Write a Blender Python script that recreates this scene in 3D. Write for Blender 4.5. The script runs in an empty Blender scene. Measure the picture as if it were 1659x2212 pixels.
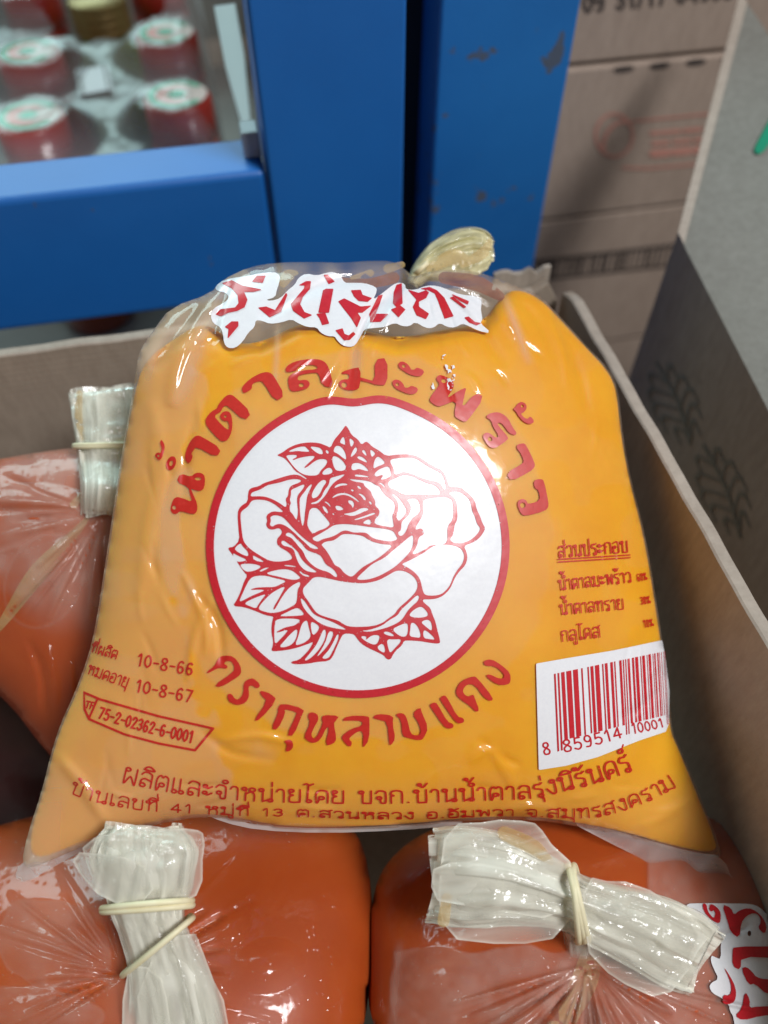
import bpy, math, random
import numpy as np
from mathutils import Vector, Matrix

# ------------------------------------------------------------------ camera, light, exposure
sc = bpy.context.scene
COL = sc.collection
random.seed(7)
RNG = np.random.default_rng(7)

FPX = 1671.0                       # focal length on a 1659 x 2212 sheet
PITCH = math.radians(53.0)
YAW = math.radians(11.8)
CAM = np.array([0.0, 0.0, 0.47])
_r = np.array([math.cos(YAW), -math.sin(YAW), 0.0])
_h = np.array([math.sin(YAW), math.cos(YAW), 0.0])
_f = _h * math.cos(PITCH) - np.array([0, 0, 1.0]) * math.sin(PITCH)
_u = _h * math.sin(PITCH) + np.array([0, 0, 1.0]) * math.cos(PITCH)

cd = bpy.data.cameras.new('camera')
cd.sensor_fit = 'VERTICAL'
cd.sensor_height = 36.0
cd.lens = 36.0 * FPX / 2212.0
cd.clip_start = 0.01
cd.clip_end = 100.0
cd.dof.use_dof = True
cd.dof.focus_distance = 0.268
cd.dof.aperture_fstop = 4.9
camo = bpy.data.objects.new('camera', cd)
camo.location = CAM
camo.rotation_euler = (math.radians(90) - PITCH, 0, -YAW)
COL.objects.link(camo)
sc.camera = camo

world = bpy.data.worlds.new('World')
sc.world = world
world.use_nodes = True
bg = world.node_tree.nodes['Background']
bg.inputs['Color'].default_value = (1.0, 0.95, 0.90, 1)
bg.inputs['Strength'].default_value = 0.14


def area_light(name, loc, target, sx, sy, power, color):
    l = bpy.data.lights.new(name, 'AREA')
    l.shape = 'RECTANGLE'
    l.size, l.size_y, l.energy, l.color = sx, sy, power, color
    o = bpy.data.objects.new(name, l)
    o.location = loc
    d = Vector(target) - Vector(loc)
    o.rotation_euler = d.to_track_quat('-Z', 'Y').to_euler()
    COL.objects.link(o)
    o['kind'] = 'structure'
    return o


# ceiling lamp of the shop, over the shoulder; daylight from the open shop front beyond the shelves
area_light('ceiling_lamp', (0.76, -0.50, 1.75), (0.05, 0.18, 0.28), 0.56, 0.46, 30.0, (0.98, 0.985, 1.0))
area_light('shop_front_daylight', (-0.9, 3.2, 2.3), (0.0, 0.4, 0.2), 2.6, 1.6, 95.0, (0.64, 0.96, 0.97))

sc.view_settings.view_transform = 'Standard'
sc.view_settings.look = 'None'
sc.view_settings.exposure = 0.0
sc.view_settings.gamma = 1.0
sc.render.engine = 'CYCLES'
sc.cycles.use_denoising = True
sc.cycles.max_bounces = 10
sc.cycles.transparent_max_bounces = 16
sc.cycles.caustics_reflective = False
sc.cycles.caustics_refractive = False
sc.cycles.sample_clamp_indirect = 4.0


# ------------------------------------------------------------------ helpers
def ray(x, y):
    x = np.asarray(x, float); y = np.asarray(y, float)
    return (_f + _r * ((x - 829.5) / FPX)[..., None] + _u * ((1106 - y) / FPX)[..., None])


def P(x, y, d):
    return CAM + ray(x, y) * np.asarray(d, float)[..., None]


def onplane(x, y, ax, v):
    d = ray(x, y)
    t = (v - CAM[ax]) / d[ax]
    return CAM + d * t


def tag(o, label, cat, group=None):
    o['label'] = label
    o['category'] = cat
    if group:
        o['group'] = group
    return o


def empty(name, loc):
    o = bpy.data.objects.new(name, None)
    o.location = loc
    o.empty_display_size = 0.02
    COL.objects.link(o)
    return o


def mesh_obj(name, verts, faces, mat, parent=None, smooth=False):
    m = bpy.data.meshes.new(name)
    verts = np.asarray(verts, float)
    off = np.array(parent.location) if parent is not None and parent.parent is None else np.zeros(3)
    if parent is not None and parent.parent is not None:
        off = np.array(parent.parent.location)
    if parent is not None and parent.type == 'MESH':
        off = np.array(parent.get('_o', (0, 0, 0)))
    m.from_pydata((verts - off).tolist(), [], faces)
    if smooth:
        m.polygons.foreach_set('use_smooth', [True] * len(m.polygons))
    m.update()
    if mat:
        m.materials.append(mat)
    o = bpy.data.objects.new(name, m)
    COL.objects.link(o)
    if parent is not None:
        o.parent = parent
    o['_o'] = tuple(float(c) for c in off)
    return o


def box_geo(p0, p1, bev=0.0):
    x0, y0, z0 = p0; x1, y1, z1 = p1
    if bev <= 0:
        v = [(x, y, z) for z in (z0, z1) for y in (y0, y1) for x in (x0, x1)]
        f = [(0, 2, 3, 1), (4, 5, 7, 6), (0, 1, 5, 4), (2, 6, 7, 3), (0, 4, 6, 2), (1, 3, 7, 5)]
        return v, f
    import bmesh
    bm = bmesh.new()
    bmesh.ops.create_cube(bm, size=1.0)
    for w in bm.verts:
        w.co = Vector(((x0 + x1) / 2 + w.co.x * (x1 - x0), (y0 + y1) / 2 + w.co.y * (y1 - y0), (z0 + z1) / 2 + w.co.z * (z1 - z0)))
    bmesh.ops.bevel(bm, geom=list(bm.edges), offset=bev, segments=3, affect='EDGES', profile=0.5)
    bm.verts.index_update()
    v = [tuple(w.co) for w in bm.verts]
    f = [tuple(w.index for w in fc.verts) for fc in bm.faces]
    bm.free()
    return v, f


def slab(pts, thick):
    """closed plate from a planar polygon, thickened away along its normal"""
    p = np.asarray(pts, float)
    n = np.cross(p[1] - p[0], p[2] - p[0]); n /= np.linalg.norm(n)
    k = len(p)
    v = np.concatenate([p, p + n * thick])
    f = [tuple(range(k))[::-1], tuple(range(k, 2 * k))]
    for i in range(k):
        j = (i + 1) % k
        f.append((i, j, j + k, i + k))
    return v, f


def lathe(profile, seg=40, center=(0, 0, 0)):
    v, f = [], []
    n = len(profile)
    for i in range(seg):
        a = 2 * math.pi * i / seg
        for r_, z in profile:
            v.append((center[0] + r_ * math.cos(a), center[1] + r_ * math.sin(a), center[2] + z))
    for i in range(seg):
        j = (i + 1) % seg
        for k in range(n - 1):
            f.append((i * n + k, j * n + k, j * n + k + 1, i * n + k + 1))
    return v, f


def tube(pts, rad, seg=10, closed=False):
    p = np.asarray(pts, float)
    n = len(p)
    rad = np.broadcast_to(np.asarray(rad, float), (n,))
    v, f = [], []
    ref = np.array([0.13, 0.31, 0.94])
    for i in range(n):
        a = p[(i - 1) % n] if (closed or i > 0) else p[i]
        b = p[(i + 1) % n] if (closed or i < n - 1) else p[i]
        t = (b - a) / (np.linalg.norm(b - a) + 1e-12)
        e1 = np.cross(t, ref); e1 /= np.linalg.norm(e1)
        e2 = np.cross(t, e1)
        for k in range(seg):
            q = 2 * math.pi * k / seg
            v.append(p[i] + rad[i] * (math.cos(q) * e1 + math.sin(q) * e2))
    m = n if closed else n - 1
    for i in range(m):
        j = (i + 1) % n
        for k in range(seg):
            k2 = (k + 1) % seg
            f.append((i * seg + k, i * seg + k2, j * seg + k2, j * seg + k))
    if not closed:
        f.append(tuple(range(seg))[::-1]); f.append(tuple((n - 1) * seg + k for k in range(seg)))
    return v, f


def chaikin(pts, it=2, closed=True):
    p = np.asarray(pts, float)
    for _ in range(it):
        q = np.roll(p, -1, 0) if closed else p[1:]
        a = p if closed else p[:-1]
        n = np.empty((2 * len(a), p.shape[1]))
        n[0::2] = a * .75 + q * .25
        n[1::2] = a * .25 + q * .75
        if not closed:
            n = np.vstack([p[:1], n, p[-1:]])
        p = n
    return p


def catmull(pts, sub=5, closed=False):
    p = np.asarray(pts, float)
    if len(p) < 3:
        return p
    n = len(p)
    out = []
    m = n if closed else n - 1
    for i in range(m):
        if closed:
            a, b, c, d = p[(i - 1) % n], p[i], p[(i + 1) % n], p[(i + 2) % n]
        else:
            a, b, c, d = p[max(i - 1, 0)], p[i], p[i + 1], p[min(i + 2, n - 1)]
        for k in range(sub):
            t = k / sub
            out.append(.5 * ((2 * b) + (c - a) * t + (2 * a - 5 * b + 4 * c - d) * t * t + (3 * b - a - 3 * c + d) * t ** 3))
    if not closed:
        out.append(p[-1])
    return np.array(out)


class Grid:
    """a sheet of print: coverage values on a regular lattice"""
    def __init__(s, x0, y0, x1, y1, step):
        s.x0, s.y0, s.st = x0, y0, step
        s.nx, s.ny = int((x1 - x0) / step) + 1, int((y1 - y0) / step) + 1
        s.V = np.zeros((s.ny, s.nx), np.float32)

    def xy(s):
        return np.meshgrid(s.x0 + np.arange(s.nx) * s.st, s.y0 + np.arange(s.ny) * s.st)

    def window(s, p, pad):
        i0 = max(0, int((p[:, 0].min() - pad - s.x0) / s.st)); i1 = min(s.nx, int((p[:, 0].max() + pad - s.x0) / s.st) + 2)
        j0 = max(0, int((p[:, 1].min() - pad - s.y0) / s.st)); j1 = min(s.ny, int((p[:, 1].max() + pad - s.y0) / s.st) + 2)
        return i0, i1, j0, j1

    def poly(s, pts, it=2, sub=False, grow=0.0):
        p = chaikin(pts, it) if it else np.asarray(pts, float)
        i0, i1, j0, j1 = s.window(p, 2 * s.st + grow)
        if i1 <= i0 or j1 <= j0:
            return
        X, Y = np.meshgrid(s.x0 + np.arange(i0, i1) * s.st, s.y0 + np.arange(j0, j1) * s.st)
        ins = np.zeros(X.shape, bool)
        d2 = np.full(X.shape, 1e9)
        q = np.roll(p, -1, 0)
        for (ax, ay), (bx, by) in zip(p, q):
            c = (ay > Y) != (by > Y)
            if by != ay:
                ins ^= c & (X < (bx - ax) * (Y - ay) / (by - ay) + ax)
            dx, dy = bx - ax, by - ay
            L = dx * dx + dy * dy + 1e-9
            t = np.clip(((X - ax) * dx + (Y - ay) * dy) / L, 0, 1)
            d2 = np.minimum(d2, (X - ax - t * dx) ** 2 + (Y - ay - t * dy) ** 2)
        sd = np.sqrt(d2) * np.where(ins, 1, -1) + grow
        cov = np.clip(.5 + sd / (2 * s.st), 0, 1)
        w = s.V[j0:j1, i0:i1]
        if sub:
            w[:] = np.minimum(w, 1 - cov)
        else:
            w[:] = np.maximum(w, cov)

    def stroke(s, pts, width, sub=False):
        p = np.asarray(pts, float)
        wd = np.broadcast_to(np.asarray(width, float), (len(p),))
        for k in range(len(p) - 1):
            seg = p[k:k + 2]
            i0, i1, j0, j1 = s.window(seg, max(wd) + 2 * s.st)
            if i1 <= i0 or j1 <= j0:
                continue
            X, Y = np.meshgrid(s.x0 + np.arange(i0, i1) * s.st, s.y0 + np.arange(j0, j1) * s.st)
            (ax, ay), (bx, by) = seg
            dx, dy = bx - ax, by - ay
            t = np.clip(((X - ax) * dx + (Y - ay) * dy) / (dx * dx + dy * dy + 1e-9), 0, 1)
            d = np.hypot(X - ax - t * dx, Y - ay - t * dy)
            cov = np.clip(.5 + ((wd[k] * (1 - t) + wd[k + 1] * t) / 2 - d) / (2 * s.st), 0, 1)
            w = s.V[j0:j1, i0:i1]
            if sub:
                w[:] = np.minimum(w, 1 - cov)
            else:
                w[:] = np.maximum(w, cov)

    def disc(s, cx, cy, rx, ry=None, sub=False, rot=0.0):
        ry = ry or rx
        a = np.linspace(0, 2 * math.pi, 28, endpoint=False)
        x, y = rx * np.cos(a), ry * np.sin(a)
        c, n = math.cos(rot), math.sin(rot)
        s.poly(np.c_[cx + x * c - y * n, cy + x * n + y * c], 0, sub)

    def mesh(s):
        V = s.V
        ins = V > .5
        ny, nx = V.shape
        key, pts = {}, []

        def corner(j, i):
            k = (0, j, i)
            if k not in key:
                key[k] = len(pts); pts.append((s.x0 + i * s.st, s.y0 + j * s.st))
            return key[k]

        def edge(j0, i0, j1, i1):
            k = (1, j0, i0, j1, i1) if (j0, i0) < (j1, i1) else (1, j1, i1, j0, i0)
            if k not in key:
                a, b = V[j0, i0], V[j1, i1]
                t = (.5 - a) / (b - a)
                t = min(max(t, .02), .98)
                key[k] = len(pts)
                pts.append((s.x0 + (i0 + (i1 - i0) * t) * s.st, s.y0 + (j0 + (j1 - j0) * t) * s.st))
            return key[k]
        c = ins[:-1, :-1].astype(int) + ins[:-1, 1:] + ins[1:, 1:] + ins[1:, :-1]
        faces = []
        for j, i in zip(*np.nonzero(c > 0)):
            if c[j, i] == 4:
                faces.append((corner(j, i), corner(j + 1, i), corner(j + 1, i + 1), corner(j, i + 1)))
                continue
            cs = ((j, i), (j + 1, i), (j + 1, i + 1), (j, i + 1))
            f = []
            for k in range(4):
                a, b = cs[k], cs[(k + 1) % 4]
                if ins[a]:
                    f.append(corner(*a))
                if ins[a] != ins[b]:
                    f.append(edge(*a, *b))
            if len(f) >= 3:
                faces.append(tuple(f))
        return np.array(pts), faces


def samp(G, x0, y0, st, x, y):
    fx = np.clip((np.asarray(x, float) - x0) / st, 0, G.shape[1] - 1.001)
    fy = np.clip((np.asarray(y, float) - y0) / st, 0, G.shape[0] - 1.001)
    i, j = fx.astype(int), fy.astype(int)
    a, b = fx - i, fy - j
    return (G[j, i] * (1 - a) * (1 - b) + G[j, i + 1] * a * (1 - b) + G[j + 1, i] * (1 - a) * b + G[j + 1, i + 1] * a * b)


def inflate(outline, step=8, power=0.42, iters=700):
    """height 0..1 of a bag filled inside an outline (a stretched membrane under pressure)"""
    p = np.asarray(outline, float)
    x0, y0 = p.min(0) - 3 * step
    x1, y1 = p.max(0) + 3 * step
    g = Grid(x0, y0, x1, y1, step)
    g.poly(p, 0)
    m = g.V > .5
    u = np.zeros(g.V.shape)
    jj, ii = np.indices(u.shape)
    red = ((jj + ii) % 2 == 0) & m
    blk = ((jj + ii) % 2 == 1) & m
    for _ in range(iters):
        for c in (red, blk):
            n = np.zeros_like(u)
            n[1:-1, 1:-1] = (u[:-2, 1:-1] + u[2:, 1:-1] + u[1:-1, :-2] + u[1:-1, 2:] + 1.0) / 4
            u[c] += 1.9 * (n[c] - u[c])
    u = np.clip(u / u.max(), 0, 1) ** power
    return lambda x, y: samp(u, x0, y0, step, x, y)


def ridge(x, y, pts, amp, w, taper=True):
    """a fold in film: gaussian crest along a line"""
    p = catmull(pts, 6)
    L = np.r_[0, np.cumsum(np.hypot(*np.diff(p, axis=0).T))]
    best = np.full(np.shape(x), 1e9); pos = np.zeros(np.shape(x))
    for k in range(len(p) - 1):
        (ax, ay), (bx, by) = p[k], p[k + 1]
        dx, dy = bx - ax, by - ay
        t = np.clip(((x - ax) * dx + (y - ay) * dy) / (dx * dx + dy * dy + 1e-9), 0, 1)
        d = np.hypot(x - ax - t * dx, y - ay - t * dy)
        c = d < best
        best = np.where(c, d, best)
        pos = np.where(c, (L[k] + t * (L[k + 1] - L[k])) / L[-1], pos)
    e = amp * np.exp(-(best / w) ** 2)
    if taper:
        e = e * np.sin(np.pi * np.clip(pos * .94 + .06, 0, 1)) ** .6
    return e


def vnoise(x, y, s, seed=0):
    """smooth value noise on the sheet"""
    r = np.random.default_rng(seed)
    T = r.random((64, 64))
    fx, fy = np.asarray(x, float) / s, np.asarray(y, float) / s
    i, j = np.floor(fx).astype(int), np.floor(fy).astype(int)
    a, b = fx - i, fy - j
    a, b = a * a * (3 - 2 * a), b * b * (3 - 2 * b)
    g = lambda jj, ii: T[jj % 64, ii % 64]
    return g(j, i) * (1 - a) * (1 - b) + g(j, i + 1) * a * (1 - b) + g(j + 1, i) * (1 - a) * b + g(j + 1, i + 1) * a * b


def sstep(a, b, x):
    t = np.clip((np.asarray(x, float) - a) / (b - a), 0, 1)
    return t * t * (3 - 2 * t)


# ------------------------------------------------------------------ materials
def new_mat(name):
    m = bpy.data.materials.new(name)
    m.use_nodes = True
    return m, m.node_tree, m.node_tree.nodes['Principled BSDF']


def N(t, typ, **kw):
    n = t.nodes.new(typ)
    for k, v in kw.items():
        if hasattr(n, k):
            setattr(n, k, v)
        else:
            n.inputs[k.replace('_', ' ')].default_value = v
    return n


def ramp(t, fac, stops):
    r = t.nodes.new('ShaderNodeValToRGB')
    e = r.color_ramp.elements
    while len(e) < len(stops):
        e.new(0.5)
    for q, (pos, c) in zip(e, stops):
        q.position = pos
        q.color = (*c, 1) if len(c) == 3 else c
    t.links.new(fac, r.inputs['Fac'])
    return r.outputs['Color']


def noise_col(t, scale, stops, detail=6, rough=.6, dist=0.0):
    tc = t.nodes.new('ShaderNodeTexCoord')
    n = N(t, 'ShaderNodeTexNoise', Scale=scale, Detail=detail, Roughness=rough, Distortion=dist)
    t.links.new(tc.outputs['Object'], n.inputs['Vector'])
    return ramp(t, n.outputs['Fac'], stops), n, tc


def bump(t, height, strength, dist, bsdf, inp='Normal'):
    b = N(t, 'ShaderNodeBump', Strength=strength, Distance=dist)
    t.links.new(height, b.inputs['Height'])
    t.links.new(b.outputs['Normal'], bsdf.inputs[inp])
    return b


def film_bump(t, scale, strength, seed=0.0):
    tc = t.nodes.new('ShaderNodeTexCoord')
    mp = N(t, 'ShaderNodeMapping')
    mp.inputs['Location'].default_value = (seed, seed * .7, 0)
    t.links.new(tc.outputs['Object'], mp.inputs['Vector'])
    n = N(t, 'ShaderNodeTexNoise', Scale=scale, Detail=3.0, Roughness=.5)
    t.links.new(mp.outputs['Vector'], n.inputs['Vector'])
    b = N(t, 'ShaderNodeBump', Strength=strength, Distance=.002)
    t.links.new(n.outputs['Fac'], b.inputs['Height'])
    return b, tc


def film_mat(name, milky=(.82, .74, .70), clear=(1, 1, 1), rough=.10, bscale=60, bstr=.25, gain=1.0, specks=0.0, through=.25):
    m, t, bs = new_mat(name)
    t.nodes.remove(bs)
    out = t.nodes['Material Output']
    b, tc = film_bump(t, bscale, bstr)
    if specks > 0:
        vo = N(t, 'ShaderNodeTexVoronoi', Scale=330.0)
        t.links.new(tc.outputs['Object'], vo.inputs['Vector'])
        rr = ramp(t, vo.outputs['Distance'], [(0, (1, 1, 1)), (.28, (0, 0, 0))])
        b2 = N(t, 'ShaderNodeBump', Strength=specks, Distance=.0012)
        t.links.new(rr, b2.inputs['Height']); t.links.new(b.outputs['Normal'], b2.inputs['Normal'])
        b = b2
    at = N(t, 'ShaderNodeAttribute', attribute_name='milk')
    tr = N(t, 'ShaderNodeBsdfTransparent', Color=(*clear, 1))
    df = N(t, 'ShaderNodeBsdfDiffuse', Color=(*milky, 1))
    tl = N(t, 'ShaderNodeBsdfTranslucent', Color=(*milky, 1))
    mx0 = N(t, 'ShaderNodeMixShader', Fac=through)
    t.links.new(df.outputs[0], mx0.inputs[1]); t.links.new(tl.outputs[0], mx0.inputs[2])
    mx = N(t, 'ShaderNodeMixShader')
    t.links.new(at.outputs['Fac'], mx.inputs['Fac'])
    t.links.new(tr.outputs[0], mx.inputs[1]); t.links.new(mx0.outputs[0], mx.inputs[2])
    gl = N(t, 'ShaderNodeBsdfGlossy', Roughness=rough)
    # Schlick reflectance, the same from both sides of the thin film
    lw = N(t, 'ShaderNodeLayerWeight')
    t.links.new(b.outputs['Normal'], gl.inputs['Normal']); t.links.new(b.outputs['Normal'], lw.inputs['Normal'])
    pw = N(t, 'ShaderNodeMath', operation='POWER'); pw.inputs[1].default_value = 5.0
    t.links.new(lw.outputs['Facing'], pw.inputs[0])
    mu = N(t, 'ShaderNodeMath', operation='MULTIPLY_ADD', use_clamp=True)
    mu.inputs[1].default_value = .6; mu.inputs[2].default_value = .045 * gain
    t.links.new(pw.outputs[0], mu.inputs[0])
    mx2 = N(t, 'ShaderNodeMixShader')
    t.links.new(mu.outputs[0], mx2.inputs['Fac'])
    t.links.new(mx.outputs[0], mx2.inputs[1]); t.links.new(gl.outputs[0], mx2.inputs[2])
    t.links.new(mx2.outputs[0], out.inputs['Surface'])
    return m


def ink_mat(name, col, col2, rough=.42, wear=0.0):
    m, t, b = new_mat(name)
    c, n, tc = noise_col(t, 900, [(.35, col), (.7, col2)], 3)
    t.links.new(c, b.inputs['Base Color'])
    b.inputs['Roughness'].default_value = rough
    b.inputs['Coat Weight'].default_value = .4
    b.inputs['Coat Roughness'].default_value = .15
    fb, _ = film_bump(t, 60, .22)
    t.links.new(fb.outputs['Normal'], b.inputs['Normal'])
    t.links.new(fb.outputs['Normal'], b.inputs['Coat Normal'])
    if wear > 0:
        n2 = N(t, 'ShaderNodeTexNoise', Scale=1500.0, Detail=2.0)
        t.links.new(tc.outputs['Object'], n2.inputs['Vector'])
        al = ramp(t, n2.outputs['Fac'], [(wear - .02, (0, 0, 0)), (wear + .02, (1, 1, 1))])
        t.links.new(al, b.inputs['Alpha'])
    return m


def paste_mat(name, c1, c2, rough=.45):
    m, t, b = new_mat(name)
    c, n, tc = noise_col(t, 14, [(.3, c1), (.7, c2)], 3)
    n2 = N(t, 'ShaderNodeTexNoise', Scale=55.0, Detail=7.0, Roughness=.7)
    t.links.new(tc.outputs['Object'], n2.inputs['Vector'])
    mx = N(t, 'ShaderNodeMixRGB', blend_type='MULTIPLY'); mx.inputs['Fac'].default_value = 1.0
    t.links.new(c, mx.inputs[1])
    t.links.new(ramp(t, n2.outputs['Fac'], [(.3, (.95, .91, .85)), (.6, (1, 1, 1)), (.8, (1, 1.02, 1.1))]), mx.inputs[2])
    t.links.new(mx.outputs[0], b.inputs['Base Color'])
    b.inputs['Roughness'].default_value = rough
    b.inputs['Specular IOR Level'].default_value = .3
    b.inputs['Subsurface Weight'].default_value = .5
    b.inputs['Subsurface Radius'].default_value = (.010, .0035, .0008)
    b.inputs['Subsurface Scale'].default_value = .5
    return m


def card_mat(name, c1, c2, stain=True, corr=0.0, axis=0):
    m, t, b = new_mat(name)
    c, n, tc = noise_col(t, 9, [(.3, c1), (.72, c2)], 8, .65)
    n2 = N(t, 'ShaderNodeTexNoise', Scale=260.0, Detail=4.0, Roughness=.7)
    mp = N(t, 'ShaderNodeMapping')
    mp.inputs['Scale'].default_value = (1, 1, .25)
    t.links.new(tc.outputs['Object'], mp.inputs['Vector']); t.links.new(mp.outputs['Vector'], n2.inputs['Vector'])
    mx = N(t, 'ShaderNodeMixRGB', blend_type='MULTIPLY')
    mx.inputs['Fac'].default_value = .45
    t.links.new(c, mx.inputs[1])
    t.links.new(ramp(t, n2.outputs['Fac'], [(.3, (.55, .52, .5)), (.7, (1, 1, 1))]), mx.inputs[2])
    src = mx.outputs[0]
    if stain:
        n3 = N(t, 'ShaderNodeTexNoise', Scale=38.0, Detail=5.0, Distortion=.6)
        t.links.new(tc.outputs['Object'], n3.inputs['Vector'])
        mx2 = N(t, 'ShaderNodeMixRGB', blend_type='MIX')
        t.links.new(ramp(t, n3.outputs['Fac'], [(.68, (0, 0, 0)), (.76, (.6, .6, .6))]), mx2.inputs['Fac'])
        t.links.new(src, mx2.inputs[1])
        mx2.inputs[2].default_value = (.10, .075, .05, 1)
        src = mx2.outputs[0]
    t.links.new(src, b.inputs['Base Color'])
    b.inputs['Roughness'].default_value = .85
    if corr > 0:
        w = N(t, 'ShaderNodeTexWave', Scale=corr, Distortion=.4, bands_direction='XYZ'[axis])
        t.links.new(tc.outputs['Object'], w.inputs['Vector'])
        bump(t, w.outputs['Fac'], .08, .0004, b)
    else:
        bump(t, n2.outputs['Fac'], .2, .0005, b)
    return m


def plain_mat(name, c1, c2, rough=.5, scale=40, spec=.5, metal=0.0, bstr=0.0):
    m, t, b = new_mat(name)
    c, n, tc = noise_col(t, scale, [(.3, c1), (.7, c2)], 5)
    t.links.new(c, b.inputs['Base Color'])
    b.inputs['Roughness'].default_value = rough
    b.inputs['Specular IOR Level'].default_value = spec
    b.inputs['Metallic'].default_value = metal
    if bstr:
        bump(t, n.outputs['Fac'], bstr, .001, b)
    return m


def paint_mat(name, c1, c2, chip, seed):
    """brushed blue paint with chips worn to the bare board"""
    m, t, b = new_mat(name)
    tc = t.nodes.new('ShaderNodeTexCoord')
    mp = N(t, 'ShaderNodeMapping')
    mp.inputs['Location'].default_value = (seed, seed * 1.7, seed * .3)
    t.links.new(tc.outputs['Object'], mp.inputs['Vector'])
    n = N(t, 'ShaderNodeTexNoise', Scale=7.0, Detail=6.0, Roughness=.6)
    t.links.new(mp.outputs['Vector'], n.inputs['Vector'])
    base = ramp(t, n.outputs['Fac'], [(.3, c1), (.7, c2)])
    n2 = N(t, 'ShaderNodeTexNoise', Scale=52.0, Detail=4.0, Roughness=.55)
    t.links.new(mp.outputs['Vector'], n2.inputs['Vector'])
    mk = ramp(t, n2.outputs['Fac'], [(chip, (0, 0, 0)), (chip + .035, (1, 1, 1))])
    mx = N(t, 'ShaderNodeMixRGB')
    mx.inputs[2].default_value = (.10, .085, .045, 1)
    mv = N(t, 'ShaderNodeMath', operation='MULTIPLY'); mv.inputs[1].default_value = .75
    t.links.new(mk, mv.inputs[0])
    t.links.new(mv.outputs[0], mx.inputs['Fac']); t.links.new(base, mx.inputs[1])
    t.links.new(mx.outputs[0], b.inputs['Base Color'])
    b.inputs['Roughness'].default_value = .5
    n3 = N(t, 'ShaderNodeTexNoise', Scale=420.0, Detail=3.0)
    t.links.new(tc.outputs['Object'], n3.inputs['Vector'])
    bump(t, n3.outputs['Fac'], .12, .0006, b)
    return m


M = {}
M['film'] = film_mat('bag_film', milky=(.86, .68, .50), rough=.085, bscale=55, bstr=.22)
M['loose'] = film_mat('loose_bag_film', milky=(.74, .52, .44), rough=.12, bscale=75, bstr=.4, gain=.8, specks=.35)
M['wrap'] = film_mat('shrink_film', milky=(.88, .95, .96), rough=.2, bscale=60, bstr=.5, gain=.7, through=.5)
M['hem'] = film_mat('film_hem', milky=(.82, .76, .74), rough=.15, bscale=90, bstr=.5, gain=1.5)
M['gather'] = film_mat('gathered_film', milky=(.98, .96, .84), rough=.13, bscale=230, bstr=.45, gain=1.3, through=.15)
M['gather_cream'] = film_mat('cream_gathered_film', milky=(.97, .92, .60), rough=.11, bscale=160, bstr=.5, gain=1.2, through=.35)
M['paste'] = paste_mat('golden_sugar_paste', (.88, .385, .012), (.93, .445, .016))
M['paste_dark'] = paste_mat('shade_toned_sugar_paste', (.40, .060, .006), (.49, .085, .009))  # same sugar as the golden paste, shade inside the box put into the colour
M['maroon'] = plain_mat('gap_shade_maroon', (.035, .006, .006), (.06, .010, .010), .35, 60, bstr=.3)  # shade of the gap by the left wall, put into the colour
M['red'] = ink_mat('red_ink', (.54, .008, .018), (.60, .012, .024))
M['red_worn'] = ink_mat('worn_red_ink', (.54, .008, .018), (.60, .012, .024), wear=.30)
M['orange_red'] = ink_mat('red_ink_on_film', (.54, .015, .008), (.60, .022, .012), wear=.27)
M['white'] = ink_mat('white_ink', (.80, .80, .83), (.84, .84, .86))
M['band'] = plain_mat('cream_rubber', (.80, .72, .45), (.86, .79, .55), .5, 200)
M['residue'] = plain_mat('dried_sugar', (.66, .44, .14), (.76, .56, .26), .35, 200)
M['residue'].node_tree.nodes['Principled BSDF'].inputs['Alpha'].default_value = .28
M['syrup'] = plain_mat('dark_syrup', (.22, .03, .02), (.34, .06, .03), .25, 200)
M['syrup'].node_tree.nodes['Principled BSDF'].inputs['Alpha'].default_value = .6
M['card'] = card_mat('cardboard', (.38, .31, .24), (.48, .40, .32), corr=95, axis=2)
M['card_edge'] = card_mat('cardboard_edge', (.40, .34, .28), (.50, .44, .37), stain=False, corr=190, axis=1)
M['card_grey'] = card_mat('grey_cardboard', (.20, .20, .175), (.26, .26, .23), stain=False, corr=120, axis=1)
M['card_pink'] = card_mat('pinkish_carton_board', (.38, .29, .23), (.45, .35, .28), stain=False)
M['blue'] = paint_mat('blue_paint', (.006, .115, .42), (.010, .145, .50), .72, .4)
M['blue_worn'] = paint_mat('worn_blue_paint', (.006, .115, .38), (.012, .16, .48), .62, 3.1)
M['dark_print'] = plain_mat('dark_print', (.05, .04, .035), (.08, .06, .05), .8)
M['pink_print'] = plain_mat('faded_red_print', (.50, .22, .17), (.56, .27, .21), .8)
M['black'] = plain_mat('gap_shade_black', (.006, .006, .008), (.01, .01, .012), .8)  # near-black that paints the shade of the slot between the uprights
M['green'] = plain_mat('green_marker', (.0, .22, .12), (.0, .28, .15), .6)
M['green_print'] = plain_mat('dark_green_print', (.20, .19, .15), (.24, .225, .18), .8)
M['cap'] = plain_mat('red_plastic_cap', (.50, .035, .020), (.58, .05, .03), .3)
M['cap_top'] = plain_mat('pale_cap_disc', (.62, .44, .38), (.70, .50, .44), .6)
M['cap_green'] = plain_mat('green_cap_print', (.02, .30, .13), (.04, .36, .17), .5)
M['cap_pink'] = plain_mat('pink_cap_print', (.70, .22, .18), (.76, .28, .22), .5)
M['floor'] = plain_mat('concrete', (.16, .15, .14), (.24, .23, .21), .8, 12)
M['paper'] = plain_mat('white_paper', (.80, .80, .82), (.86, .86, .87), .7)
M['board'] = plain_mat('daylight_gap_board', (.85, .86, .86), (.9, .9, .9), .6)
m, t, b = new_mat('white_translucent_sheet')
c, n, tc = noise_col(t, 20, [(.3, (.86, .88, .88)), (.7, (.92, .93, .93))])
tl = N(t, 'ShaderNodeBsdfTranslucent'); mx = N(t, 'ShaderNodeMixShader', Fac=.92)
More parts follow.
